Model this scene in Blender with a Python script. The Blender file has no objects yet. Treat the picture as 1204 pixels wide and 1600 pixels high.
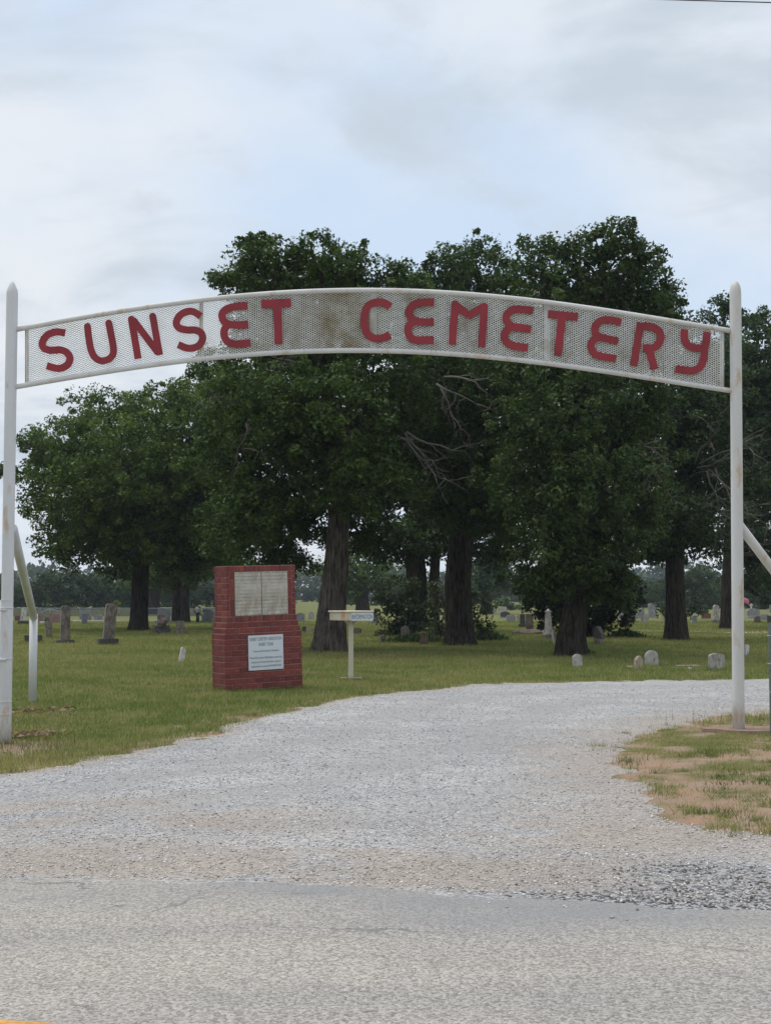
import bpy, bmesh, math, random
import numpy as np
from mathutils import Vector, Matrix, noise as mnoise

random.seed(7)
RNG = np.random.default_rng(7)
scene = bpy.context.scene
COL = scene.collection
R = math.radians

# ------------------------------------------------------------------ camera
F = 2200.0                       # focal length in pixels of the 1204 x 1600 photograph
CAM_H = 1.4
PITCH = math.atan(130.0 / F)
cam_data = bpy.data.cameras.new('camera')
cam = bpy.data.objects.new('camera', cam_data)
COL.objects.link(cam)
cam.location = (0, 0, CAM_H)
cam.rotation_euler = (math.pi / 2 + PITCH, 0, 0)
cam_data.sensor_fit = 'VERTICAL'
cam_data.sensor_height = 24
cam_data.lens = F / 1600 * 24
cam_data.clip_start = 0.1
cam_data.clip_end = 5000
scene.camera = cam

# ------------------------------------------------------------------ sky
world = bpy.data.worlds.new('World')
scene.world = world
world.use_nodes = True
nt = world.node_tree
nt.nodes.clear()
SUN_EL, SUN_AZ = 70, -62         # azimuth from the view direction, to the left
def N(t, typ, **kw):
    n = t.nodes.new(typ)
    for k, v in kw.items():
        setattr(n, k, v)
    return n
out = N(nt, 'ShaderNodeOutputWorld')
bg = N(nt, 'ShaderNodeBackground')
sky = N(nt, 'ShaderNodeTexSky', sky_type='NISHITA', sun_disc=False)
sky.sun_elevation = R(SUN_EL)
sky.sun_rotation = R(SUN_AZ)
skym = N(nt, 'ShaderNodeMix', data_type='RGBA', blend_type='MULTIPLY')
skym.inputs[0].default_value = 1
skym.inputs[7].default_value = (0.10, 0.10, 0.10, 1)
nt.links.new(sky.outputs[0], skym.inputs[6])
geo = N(nt, 'ShaderNodeTexCoord')
sep = N(nt, 'ShaderNodeSeparateXYZ')
nt.links.new(geo.outputs['Generated'], sep.inputs[0])
addz = N(nt, 'ShaderNodeMath', operation='ADD'); addz.inputs[1].default_value = 0.22
absz = N(nt, 'ShaderNodeMath', operation='ABSOLUTE')
nt.links.new(sep.outputs[2], absz.inputs[0]); nt.links.new(absz.outputs[0], addz.inputs[0])
dx = N(nt, 'ShaderNodeMath', operation='DIVIDE'); dy = N(nt, 'ShaderNodeMath', operation='DIVIDE')
nt.links.new(sep.outputs[0], dx.inputs[0]); nt.links.new(addz.outputs[0], dx.inputs[1])
nt.links.new(sep.outputs[1], dy.inputs[0]); nt.links.new(addz.outputs[0], dy.inputs[1])
comb = N(nt, 'ShaderNodeCombineXYZ')
nt.links.new(dx.outputs[0], comb.inputs[0]); nt.links.new(dy.outputs[0], comb.inputs[1])
def sky_noise(scale, detail, rough, off, lo, hi, dist=0.0):
    m = N(nt, 'ShaderNodeMapping'); m.inputs['Location'].default_value = off
    m.inputs['Rotation'].default_value = (0, 0, 0.5)
    nt.links.new(comb.outputs[0], m.inputs[0])
    n = N(nt, 'ShaderNodeTexNoise'); n.inputs['Scale'].default_value = scale
    n.inputs['Detail'].default_value = detail; n.inputs['Roughness'].default_value = rough
    n.inputs['Distortion'].default_value = dist
    nt.links.new(m.outputs[0], n.inputs[0])
    r = N(nt, 'ShaderNodeMapRange', interpolation_type='SMOOTHSTEP')
    r.inputs[1].default_value = lo; r.inputs[2].default_value = hi
    nt.links.new(n.outputs[0], r.inputs[0])
    return r.outputs[0]
def sky_mix(fac, a, b, facval=None):
    m = N(nt, 'ShaderNodeMix', data_type='RGBA')
    if facval is not None: m.inputs[0].default_value = facval
    else: nt.links.new(fac, m.inputs[0])
    for sock, c in ((m.inputs[6], a), (m.inputs[7], b)):
        if isinstance(c, tuple): sock.default_value = c + (1,)
        else: nt.links.new(c, sock)
    return m.outputs[2]
GREY_OFF = (5.5, 1.7, 4)
veil = sky_noise(1.1, 5, 0.5, (3.1, 1.2, 0), 0.30, 0.58)
greyc = sky_noise(1.9, 8, 0.55, GREY_OFF, 0.45, 0.64, 0.35)
wispy = sky_noise(4.2, 8, 0.6, (7.3, 2.2, 5), 0.54, 0.72, 0.4)
thin = sky_mix(None, skym.outputs[2], (0.555, 0.665, 0.81), 0.82)
c1 = sky_mix(veil, thin, (0.665, 0.70, 0.745))
c2 = sky_mix(greyc, c1, (0.475, 0.54, 0.61))
wf = N(nt, 'ShaderNodeMath', operation='MULTIPLY'); wf.inputs[1].default_value = 0.55; nt.links.new(wispy, wf.inputs[0])
c2 = sky_mix(wf.outputs[0], c2, (0.50, 0.54, 0.60))
nt.links.new(c2, bg.inputs[0])
bg.inputs[1].default_value = 1.0
nt.links.new(bg.outputs[0], out.inputs[0])

# ------------------------------------------------------------------ sun behind thin cloud
sun_d = bpy.data.lights.new('sun', 'SUN')
sun_d.energy = 1.5
sun_d.angle = R(25)
sun_d.color = (1.0, 0.95, 0.88)
sun = bpy.data.objects.new('sun', sun_d)
COL.objects.link(sun)
sv = Vector((math.sin(R(SUN_AZ)) * math.cos(R(SUN_EL)), math.cos(R(SUN_AZ)) * math.cos(R(SUN_EL)), math.sin(R(SUN_EL))))
sun.rotation_euler = sv.to_track_quat('Z', 'Y').to_euler()
sun.location = sv * 60

# ------------------------------------------------------------------ exposure and sampling
vs = scene.view_settings
vs.view_transform = 'Standard'; vs.look = 'None'; vs.gamma = 1; vs.exposure = 0.3
try: vs.use_curve_mapping = False
except Exception: pass
scene.render.engine = 'CYCLES'
scene.cycles.use_denoising = True
scene.cycles.max_bounces = 6
scene.cycles.diffuse_bounces = 3
scene.cycles.transparent_max_bounces = 12
scene.cycles.volume_bounces = 0

# ================================================================== helpers
CT, ST = math.cos(PITCH), math.sin(PITCH)
def at(px, py, d):
    """a point of the place at depth d metres seen at photograph pixel px, py"""
    xc, yc = (px - 602) / F, (800 - py) / F
    v = Vector((xc, CT - yc * ST, ST + yc * CT))
    v *= d / v.y
    return Vector((v.x, v.y, v.z + CAM_H))
def gpt(px, py, z=0.0):
    xc, yc = (px - 602) / F, (800 - py) / F
    v = Vector((xc, CT - yc * ST, ST + yc * CT))
    v *= (z - CAM_H) / v.z
    return (v.x, v.y)
def depth_of(py, z=0.0): return gpt(602, py, z)[1]

def hash2(ix, iy, seed):
    h = (ix.astype(np.int64) * 374761393 + iy.astype(np.int64) * 668265263 + seed * 1442695041) & 0x7fffffff
    h = ((h ^ (h >> 13)) * 1274126177) & 0x7fffffff
    return ((h ^ (h >> 16)) & 0xffff) / 65535.0
def vnoise(x, y, seed=0):
    x = np.asarray(x, float); y = np.asarray(y, float)
    ix, iy = np.floor(x), np.floor(y)
    fx, fy = x - ix, y - iy
    fx = fx * fx * (3 - 2 * fx); fy = fy * fy * (3 - 2 * fy)
    a, b = hash2(ix, iy, seed), hash2(ix + 1, iy, seed)
    c, d = hash2(ix, iy + 1, seed), hash2(ix + 1, iy + 1, seed)
    return a + (b - a) * fx + (c - a) * fy + (a - b - c + d) * fx * fy
def fbm(x, y, seed=0, oct=4):
    s, a, t = 0, 0.5, 0
    for k in range(oct):
        s = s + a * vnoise(x * 2 ** k, y * 2 ** k, seed + k * 17); t += a; a *= 0.5
    return s / t
def sstep(a, b, x):
    t = np.clip((np.asarray(x, float) - a) / (b - a), 0, 1)
    return t * t * (3 - 2 * t)

def mesh_np(name, V, Fa, mat=None, col=None, smooth=False, attrs=None):
    """mesh from numpy arrays; Fa is (n,3) or (n,4), or a list of such arrays"""
    me = bpy.data.meshes.new(name)
    V = np.asarray(V, np.float32)
    Fs = [np.asarray(f, np.int32) for f in (Fa if isinstance(Fa, list) and isinstance(Fa[0], np.ndarray) else [Fa]) if len(f)]
    loops = np.concatenate([f.ravel() for f in Fs])
    sizes = np.concatenate([np.full(len(f), f.shape[1], np.int32) for f in Fs])
    starts = np.concatenate([[0], np.cumsum(sizes)[:-1]]).astype(np.int32)
    me.vertices.add(len(V)); me.vertices.foreach_set('co', V.ravel())
    me.loops.add(len(loops)); me.loops.foreach_set('vertex_index', loops)
    me.polygons.add(len(sizes)); me.polygons.foreach_set('loop_start', starts)
    try: me.polygons.foreach_set('loop_total', sizes)
    except Exception: pass
    if smooth: me.polygons.foreach_set('use_smooth', np.ones(len(sizes), bool))
    if col is not None:
        c = np.ones((len(V), 4), np.float32); c[:, :3] = col
        a = me.color_attributes.new('tint', 'FLOAT_COLOR', 'POINT'); a.data.foreach_set('color', c.ravel())
    for k, v in (attrs or {}).items():
        a = me.attributes.new(k, 'FLOAT', 'POINT'); a.data.foreach_set('value', np.asarray(v, np.float32))
    me.update(calc_edges=True); me.validate()
    if mat: me.materials.append(mat)
    return me
def link(name, me, parent=None, loc=None, rot=None):
    o = bpy.data.objects.new(name, me); COL.objects.link(o)
    if parent: o.parent = parent
    if loc is not None: o.location = loc
    if rot is not None: o.rotation_euler = rot
    return o
def tag(o, label=None, cat=None, group=None, kind=None):
    if label: o['label'] = label
    if cat: o['category'] = cat
    if group: o['group'] = group
    if kind: o['kind'] = kind
    return o
def thing(name, label, cat, loc=(0, 0, 0), rot=(0, 0, 0), group=None):
    o = bpy.data.objects.new(name, None); COL.objects.link(o)
    o.location = loc; o.rotation_euler = rot; o.empty_display_size = 0.2
    return tag(o, label, cat, group)
def bm_obj(name, bm, mat, parent=None, loc=None, rot=None, smooth=False):
    me = bpy.data.meshes.new(name); bm.to_mesh(me); bm.free()
    me.materials.append(mat)
    if smooth: me.polygons.foreach_set('use_smooth', [True] * len(me.polygons))
    return link(name, me, parent, loc, rot)
def add_box(bm, x0, x1, y0, y1, z0, z1, bev=0.0, jit=0.0):
    g = bmesh.ops.create_cube(bm, size=1)
    for v in g['verts']:
        v.co = Vector((x0 + (v.co.x + .5) * (x1 - x0), y0 + (v.co.y + .5) * (y1 - y0), z0 + (v.co.z + .5) * (z1 - z0)))
        if jit: v.co += Vector((random.uniform(-jit, jit), random.uniform(-jit, jit), random.uniform(-jit, jit)))
    if bev:
        es = list({e for v in g['verts'] for e in v.link_edges})
        bmesh.ops.bevel(bm, geom=es, offset=bev, segments=1, affect='EDGES')
def box_obj(name, dims, mat, parent=None, bev=0.0, jit=0.0, loc=None, rot=None):
    bm = bmesh.new(); add_box(bm, *dims, bev=bev, jit=jit)
    return bm_obj(name, bm, mat, parent, loc, rot)

def tube_arrays(pts, radii, seg=10, cap=True):
    pts = [Vector(p) for p in pts]
    n = len(pts); V = []
    up = Vector((0.13, 0.31, 0.94))
    t0 = (pts[1] - pts[0]).normalized()
    if abs(t0.dot(up)) > 0.9: up = Vector((0.95, 0.2, 0.1))
    u = t0.cross(up).normalized()
    for i in range(n):
        t = (pts[min(i + 1, n - 1)] - pts[max(i - 1, 0)]).normalized()
        u = (u - t * u.dot(t)).normalized(); w = t.cross(u)
        for k in range(seg):
            a = 2 * math.pi * k / seg
            V.append(pts[i] + (u * math.cos(a) + w * math.sin(a)) * radii[i])
    Q = []
    for i in range(n - 1):
        for k in range(seg):
            k2 = (k + 1) % seg
            Q.append((i * seg + k, i * seg + k2, (i + 1) * seg + k2, (i + 1) * seg + k))
    T = []
    if cap:
        V.append(pts[0]); V.append(pts[-1]); a, b = len(V) - 2, len(V) - 1
        for k in range(seg):
            k2 = (k + 1) % seg
            T.append((a, k2, k)); T.append((b, (n - 1) * seg + k, (n - 1) * seg + k2))
    return np.array([tuple(v) for v in V]), np.array(Q), np.array(T).reshape(-1, 3)
class Parts:
    """collects tubes into one mesh"""
    def __init__(s): s.V = []; s.Q = []; s.T = []; s.n = 0
    def tube(s, pts, radii, seg=8, cap=True):
        V, Q, T = tube_arrays(pts, radii, seg, cap)
        s.V.append(V); s.Q.append(Q + s.n); s.T.append(T + s.n); s.n += len(V)
    def mesh(s, name, mat, smooth=True):
        return mesh_np(name, np.concatenate(s.V), [np.concatenate(s.Q), np.concatenate(s.T)], mat, smooth=smooth)

# ================================================================== materials
def new_mat(name):
    m = bpy.data.materials.new(name); m.use_nodes = True
    t = m.node_tree; b = t.nodes['Principled BSDF']
    return m, t, b
def tnoise(t, scale, detail=4, rough=0.55, vec=None, lo=0.3, hi=0.7):
    n = N(t, 'ShaderNodeTexNoise'); n.inputs['Scale'].default_value = scale
    n.inputs['Detail'].default_value = detail; n.inputs['Roughness'].default_value = rough
    if vec is not None: t.links.new(vec, n.inputs['Vector'])
    r = N(t, 'ShaderNodeMapRange'); r.inputs[1].default_value = lo; r.inputs[2].default_value = hi
    t.links.new(n.outputs[0], r.inputs[0])
    return r.outputs[0]
def tmix(t, fac, a, b, blend='MIX'):
    m = N(t, 'ShaderNodeMix', data_type='RGBA', blend_type=blend)
    if isinstance(fac, float): m.inputs[0].default_value = fac
    else: t.links.new(fac, m.inputs[0])
    for s, c in ((m.inputs[6], a), (m.inputs[7], b)):
        if isinstance(c, tuple): s.default_value = c + (1,)
        else: t.links.new(c, s)
    return m.outputs[2]
def tmath(t, op, a, b=None):
    m = N(t, 'ShaderNodeMath', operation=op)
    for s, c in ((m.inputs[0], a), (m.inputs[1], b)):
        if c is None: continue
        if isinstance(c, (int, float)): s.default_value = c
        else: t.links.new(c, s)
    return m.outputs[0]
def bump(t, b, h, strength=0.5, dist=0.01):
    n = N(t, 'ShaderNodeBump'); n.inputs['Strength'].default_value = strength; n.inputs['Distance'].default_value = dist
    t.links.new(h, n.inputs['Height']); t.links.new(n.outputs[0], b.inputs['Normal'])
def objvec(t, scale=(1, 1, 1), which='Object'):
    c = N(t, 'ShaderNodeTexCoord'); m = N(t, 'ShaderNodeMapping'); m.inputs['Scale'].default_value = scale
    t.links.new(c.outputs[which], m.inputs[0]); return m.outputs[0]
def rnd(t):
    return N(t, 'ShaderNodeObjectInfo').outputs['Random']
def attr(t, name, out=0):
    a = N(t, 'ShaderNodeAttribute'); a.attribute_name = name; return a.outputs[out]

def painted_metal(name, base, rust=0.35, seed_scale=1.0):
    m, t, b = new_mat(name)
    v = objvec(t, (1, 1, 0.35))
    r1 = tnoise(t, 7 * seed_scale, 6, 0.65, v, 0.66 - 0.12 * rust, 0.80 - 0.10 * rust)
    g = tnoise(t, 2.2, 4, 0.6, v, 0.35, 0.75)
    sp = tnoise(t, 60, 3, 0.6, objvec(t), 0.70, 0.74)
    c = tmix(t, g, base, tuple(x * y for x, y in zip(base, (0.86, 0.84, 0.80))))
    c = tmix(t, r1, c, (0.50, 0.33, 0.18))
    c = tmix(t, tmath(t, 'MULTIPLY', sp, 0.6), c, (0.22, 0.17, 0.14))
    t.links.new(c, b.inputs['Base Color']); b.inputs['Roughness'].default_value = 0.55
    bump(t, b, tnoise(t, 120, 2, 0.5, objvec(t), 0, 1), 0.12, 0.002)
    return m
M = {}
M['white'] = painted_metal('white_painted_pipe', (0.66, 0.675, 0.70), 0.5)
M['white_rusty'] = painted_metal('rusty_white_pipe', (0.67, 0.67, 0.665), 0.9)
M['cream_rusty'] = painted_metal('rusty_cream_metal', (0.62, 0.575, 0.48), 0.9, 0.6)
m, t, b = new_mat('rust_stained_cream_metal'); M['box'] = m
v = objvec(t)
c = tmix(t, tnoise(t, 5, 4, 0.6, v), (0.60, 0.54, 0.43), (0.68, 0.64, 0.55))
c = tmix(t, tnoise(t, 6, 6, 0.7, objvec(t, (1, 1, 0.5)), 0.50, 0.68), c, (0.55, 0.33, 0.15))
t.links.new(c, b.inputs['Base Color']); b.inputs['Roughness'].default_value = 0.6
M['rail'] = painted_metal('grey_galvanised_pipe', (0.64, 0.655, 0.70), 0.2)

def flat(name, col, rough=0.6, var=0.12, scale=8):
    m, t, b = new_mat(name)
    g = tnoise(t, scale, 4, 0.6, objvec(t))
    c = tmix(t, g, tuple(x * (1 - var) for x in col), tuple(min(1, x * (1 + var)) for x in col))
    t.links.new(c, b.inputs['Base Color']); b.inputs['Roughness'].default_value = rough
    return m
M['red'] = flat('dull_red_paint', (0.26, 0.019, 0.028), 0.6, 0.22, 4)
M['sign_white'] = flat('white_sign_sheet', (0.66, 0.71, 0.77), 0.4, 0.05)
M['ink'] = flat('dark_sign_ink', (0.03, 0.035, 0.05), 0.5, 0.05)
M['tpost'] = flat('green_grey_steel', (0.14, 0.17, 0.175), 0.5, 0.25)
M['fence'] = flat('dull_fence_steel', (0.16, 0.18, 0.20), 0.5, 0.2)
M['dark'] = flat('dark_iron', (0.03, 0.03, 0.035), 0.6, 0.2)
M['flag'] = flat('haze_pink_cloth', (0.62, 0.22, 0.27), 0.9, 0.1)  # red flag cloth, its paling by haze painted into the colour
M['flower_yellow'] = flat('yellow_petals', (0.45, 0.36, 0.10), 0.8, 0.1)
M['flower_white'] = flat('white_petals', (0.6, 0.6, 0.6), 0.8, 0.1)
M['flower_blue'] = flat('dark_blue_petals', (0.02, 0.03, 0.12), 0.8, 0.1)
M['wire'] = flat('black_cable', (0.02, 0.02, 0.025), 0.5, 0.1)
M['yellow'] = flat('worn_yellow_paint', (0.60, 0.30, 0.06), 0.8, 0.35, 30)

# bricks
m, t, b = new_mat('red_brick'); M['brick'] = m
hue = N(t, 'ShaderNodeValToRGB'); t.links.new(rnd(t), hue.inputs[0])
hue.color_ramp.elements[0].color = (0.165, 0.026, 0.022, 1); hue.color_ramp.elements[1].color = (0.31, 0.062, 0.044, 1)
e = hue.color_ramp.elements.new(0.5); e.color = (0.235, 0.038, 0.031, 1)
v = objvec(t)
c = tmix(t, tnoise(t, 18, 5, 0.65, v, 0.35, 0.75), hue.outputs[0], (0.12, 0.032, 0.032))
c = tmix(t, tnoise(t, 9, 4, 0.7, v, 0.62, 0.80), c, (0.30, 0.17, 0.15))
t.links.new(c, b.inputs['Base Color']); b.inputs['Roughness'].default_value = 0.75
bump(t, b, tnoise(t, 90, 4, 0.6, v, 0, 1), 0.4, 0.004)
m, t, b = new_mat('orange_brick'); M['brick_orange'] = m
t.links.new(tmix(t, tnoise(t, 30, 4), (0.32, 0.075, 0.035), (0.25, 0.05, 0.03)), b.inputs['Base Color']); b.inputs['Roughness'].default_value = 0.8
M['mortar'] = flat('pinkish_mortar', (0.36, 0.265, 0.24), 0.95, 0.25, 30)

# marble slabs of the monument, stained, with worn engraved lines
m, t, b = new_mat('stained_marble'); M['marble'] = m
v = objvec(t)
c = tmix(t, tnoise(t, 6, 6, 0.6, v, 0.35, 0.68), (0.40, 0.365, 0.31), (0.58, 0.55, 0.495))
c = tmix(t, tnoise(t, 4.3, 4, 0.6, objvec(t, (2.2, 1, 0.7)), 0.48, 0.72), c, (0.36, 0.285, 0.205))
c = tmix(t, tnoise(t, 13, 4, 0.7, v, 0.60, 0.66), c, (0.66, 0.645, 0.615))
sp = N(t, 'ShaderNodeSeparateXYZ'); t.links.new(v, sp.inputs[0])
line = tmath(t, 'GREATER_THAN', tmath(t, 'SINE', tmath(t, 'MULTIPLY', sp.outputs[2], 2 * math.pi / 0.052)), 0.25)
gl = tnoise(t, 1, 2, 0.5, objvec(t, (95, 1, 24)), 0.46, 0.50)
area = tnoise(t, 4, 2, 0.5, v, 0.34, 0.56)
fac = tmath(t, 'MULTIPLY', tmath(t, 'MULTIPLY', line, gl), tmath(t, 'MULTIPLY', area, 0.6))
c = tmix(t, fac, c, (0.17, 0.15, 0.13))
t.links.new(c, b.inputs['Base Color']); b.inputs['Roughness'].default_value = 0.6
bump(t, b, tmath(t, 'SUBTRACT', tnoise(t, 40, 5, 0.6, v, 0, 1), fac), 0.4, 0.004)

STONE = {}
def stone(col, stain=(0.10, 0.085, 0.075), amount=0.5):
    key = (col, stain, amount)
    if key in STONE: return STONE[key]
    m, t, b = new_mat('weathered_stone')
    c = N(t, 'ShaderNodeTexCoord'); o = N(t, 'ShaderNodeObjectInfo')
    add = N(t, 'ShaderNodeVectorMath', operation='ADD')
    mul = N(t, 'ShaderNodeMath', operation='MULTIPLY'); mul.inputs[1].default_value = 37.0
    t.links.new(o.outputs['Random'], mul.inputs[0])
    t.links.new(c.outputs['Object'], add.inputs[0]); t.links.new(mul.outputs[0], add.inputs[1])
    v = add.outputs[0]
    mp = N(t, 'ShaderNodeMapping'); mp.inputs['Scale'].default_value = (1, 1, 0.45); t.links.new(v, mp.inputs[0])
    x = tmix(t, tnoise(t, 5, 5, 0.6, v), tuple(k * 0.8 for k in col), tuple(min(1, k * 1.12) for k in col))
    x = tmix(t, tmath(t, 'MULTIPLY', tnoise(t, 13, 6, 0.7, mp.outputs[0], 0.60 - 0.2 * amount, 0.72 - 0.15 * amount), 0.8), x, stain)
    t.links.new(x, b.inputs['Base Color']); b.inputs['Roughness'].default_value = 0.85
    bump(t, b, tnoise(t, 25, 6, 0.65, v, 0, 1), 0.5, 0.012)
    STONE[key] = m
    return m
S_GREY = stone((0.30, 0.30, 0.31)); S_LIGHT = stone((0.46, 0.44, 0.41), (0.15, 0.125, 0.105), 0.5); S_WHITE = stone((0.60, 0.59, 0.57), amount=0.35)
S_DARK = stone((0.085, 0.08, 0.075), (0.03, 0.03, 0.03)); S_BROWN = stone((0.20, 0.15, 0.115), (0.06, 0.045, 0.04), 0.6)
S_OLD = stone((0.25, 0.215, 0.185), (0.075, 0.058, 0.052), 0.8); S_PINK = stone((0.30, 0.20, 0.18)); S_RED = stone((0.20, 0.085, 0.07))
S_TAN = stone((0.42, 0.35, 0.265), (0.17, 0.12, 0.09), 0.6); S_GRANITE = stone((0.20, 0.215, 0.235), (0.10, 0.10, 0.11), 0.3)
S_CONC = stone((0.36, 0.32, 0.28), (0.22, 0.15, 0.11), 0.6)
S_REDDIRT = stone((0.30, 0.20, 0.155), (0.2, 0.11, 0.075), 0.6)

def leaf_mat(name, trans=0.28, rough=0.5):
    m, t, b = new_mat(name)
    col = attr(t, 'tint')
    t.links.new(col, b.inputs['Base Color']); b.inputs['Roughness'].default_value = rough
    b.inputs['Specular IOR Level'].default_value = 0.22
    tr = N(t, 'ShaderNodeBsdfTranslucent'); t.links.new(tmix(t, 1.0, col, (1.0, 1.15, 0.55), 'MULTIPLY'), tr.inputs[0])
    mx = N(t, 'ShaderNodeMixShader'); mx.inputs[0].default_value = trans
    t.links.new(b.outputs[0], mx.inputs[1]); t.links.new(tr.outputs[0], mx.inputs[2])
    t.links.new(mx.outputs[0], t.nodes['Material Output'].inputs[0])
    return m
M['leaf'] = leaf_mat('oak_leaves')
M['grass'] = leaf_mat('grass_blades', 0.30, 0.6)

def bark_mat(name, lo, hi, patch):
    m, t, b = new_mat(name)
    v = objvec(t, (1, 1, 0.13))
    h = tnoise(t, 17, 6, 0.7, v, 0.36, 0.64)
    c = tmix(t, h, lo, hi)
    c = tmix(t, tnoise(t, 3, 4, 0.6, objvec(t), 0.5, 0.8), c, patch)
    t.links.new(c, b.inputs['Base Color']); b.inputs['Roughness'].default_value = 0.95
    b.inputs['Specular IOR Level'].default_value = 0.15
    bump(t, b, h, 1.0, 0.07)
    return m
M['bark'] = bark_mat('shaded_oak_bark', (0.014, 0.012, 0.010), (0.115, 0.096, 0.082), (0.075, 0.064, 0.054))  # oak bark with shade painted in, darkened for trunks under the crowns
M['bark_lit'] = bark_mat('lit_oak_bark', (0.03, 0.025, 0.021), (0.29, 0.245, 0.21), (0.21, 0.18, 0.155))  # lit copy of the oak bark, light painted into its tone
M['twig'] = flat('dead_grey_wood', (0.13, 0.115, 0.10), 0.9, 0.25, 3)

# ---- ground materials
m, t, b = new_mat('lawn_soil'); M['ground'] = m
v = objvec(t)
g = tmix(t, tnoise(t, 0.35, 5, 0.6, v, 0.35, 0.68), (0.140, 0.165, 0.052), (0.215, 0.212, 0.082))
g = tmix(t, tnoise(t, 2.6, 5, 0.65, v, 0.45, 0.75), g, (0.27, 0.235, 0.115))
g = tmix(t, tnoise(t, 22, 3, 0.6, v, 0.40, 0.7), g, tmix(t, 1.0, g, (0.55, 0.6, 0.5), 'MULTIPLY'))
d = tmix(t, tnoise(t, 5, 6, 0.65, v, 0.3, 0.7), (0.33, 0.215, 0.145), (0.42, 0.33, 0.25))
d = tmix(t, tnoise(t, 60, 3, 0.6, v, 0.55, 0.7), d, (0.22, 0.16, 0.11))
red = tmix(t, tnoise(t, 3, 5, 0.6, v, 0.3, 0.7), (0.44, 0.27, 0.18), (0.40, 0.31, 0.24))
d = tmix(t, attr(t, 'red', 2), d, red)
t.links.new(tmix(t, attr(t, 'dirt', 2), g, d), b.inputs['Base Color']); b.inputs['Roughness'].default_value = 0.95
b.inputs['Specular IOR Level'].default_value = 0.1
bump(t, b, tmath(t, 'ADD', tnoise(t, 30, 5, 0.7, v, 0, 1), tnoise(t, 6, 4, 0.6, v, 0, 2)), 0.8, 0.04)

m, t, b = new_mat('crushed_gravel'); M['gravel'] = m
v = objvec(t)
vo = N(t, 'ShaderNodeTexVoronoi'); vo.inputs['Scale'].default_value = 55; t.links.new(v, vo.inputs['Vector'])
vs2 = N(t, 'ShaderNodeTexVoronoi'); vs2.inputs['Scale'].default_value = 90; t.links.new(v, vs2.inputs['Vector'])
sepc = N(t, 'ShaderNodeSeparateColor'); t.links.new(vo.outputs['Color'], sepc.inputs[0])
lite = tmix(t, sepc.outputs[0], (0.34, 0.332, 0.325), (0.665, 0.655, 0.645))
lite = tmix(t, tnoise(t, 0.9, 6, 0.65, objvec(t, (0.7, 1.2, 1)), 0.38, 0.62), lite, tmix(t, 1.0, lite, (0.78, 0.79, 0.82), 'MULTIPLY'))
lite = tmix(t, tnoise(t, 7, 4, 0.6, v, 0.45, 0.75), lite, tmix(t, 1.0, lite, (0.84, 0.82, 0.80), 'MULTIPLY'))
tan = tmix(t, sepc.outputs[1], (0.33, 0.275, 0.225), (0.47, 0.40, 0.335))
dk = tmix(t, tmath(t, 'GREATER_THAN', sepc.outputs[2], 0.52), (0.13, 0.135, 0.145), (0.44, 0.44, 0.45))
lite = tmix(t, tmath(t, 'MULTIPLY', attr(t, 'track', 2), 0.8), lite, tmix(t, sepc.outputs[1], (0.30, 0.295, 0.29), (0.46, 0.45, 0.44)))
c = tmix(t, attr(t, 'tan', 2), lite, tan)
c = tmix(t, attr(t, 'dark', 2), c, dk)
sh = N(t, 'ShaderNodeMapRange'); sh.inputs[1].default_value = 0.0; sh.inputs[2].default_value = 0.55
sh.inputs[3].default_value = 1.0; sh.inputs[4].default_value = 0.0; t.links.new(vo.outputs['Distance'], sh.inputs[0])
t.links.new(c, b.inputs['Base Color']); b.inputs['Roughness'].default_value = 0.95
b.inputs['Specular IOR Level'].default_value = 0.2
bump(t, b, tmath(t, 'ADD', sh.outputs[0], tmath(t, 'MULTIPLY', vs2.outputs['Distance'], 0.5)), 0.8, 0.014)

m, t, b = new_mat('worn_chip_seal'); M['asphalt'] = m
v = objvec(t)
vo = N(t, 'ShaderNodeTexVoronoi'); vo.inputs['Scale'].default_value = 95; t.links.new(v, vo.inputs['Vector'])
sepc = N(t, 'ShaderNodeSeparateColor'); t.links.new(vo.outputs['Color'], sepc.inputs[0])
c = tmix(t, sepc.outputs[0], (0.27, 0.245, 0.218), (0.57, 0.53, 0.48))
c = tmix(t, tnoise(t, 1, 5, 0.6, objvec(t, (0.35, 1.6, 1)), 0.35, 0.72), c, tmix(t, 1.0, c, (0.80, 0.82, 0.86), 'MULTIPLY'))
c = tmix(t, tnoise(t, 3.2, 6, 0.7, objvec(t, (0.6, 1.5, 1)), 0.66, 0.72), c, tmix(t, 1.0, c, (0.55, 0.55, 0.57), 'MULTIPLY'))
spots = tnoise(t, 1, 2, 0.5, objvec(t, (5.5, 16, 1)), 0.73, 0.76)
c = tmix(t, tmath(t, 'MULTIPLY', spots, 0.7), c, (0.13, 0.13, 0.13))
wv = N(t, 'ShaderNodeTexNoise'); wv.inputs['Scale'].default_value = 2.5; wv.inputs['Detail'].default_value = 4; t.links.new(v, wv.inputs['Vector'])
wm = N(t, 'ShaderNodeMix', data_type='VECTOR'); wm.inputs[0].default_value = 0.22; t.links.new(objvec(t, (0.45, 0.8, 1)), wm.inputs[4]); t.links.new(wv.outputs['Color'], wm.inputs[5])
ce = N(t, 'ShaderNodeTexVoronoi', feature='DISTANCE_TO_EDGE'); ce.inputs['Scale'].default_value = 1.1; t.links.new(wm.outputs[1], ce.inputs['Vector'])
ck = tmath(t, 'MULTIPLY', tmath(t, 'LESS_THAN', ce.outputs['Distance'], 0.006), tmath(t, 'MULTIPLY', tnoise(t, 0.8, 3, 0.6, v, 0.52, 0.62), 0.55))
c = tmix(t, ck, c, (0.12, 0.12, 0.125))
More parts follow.
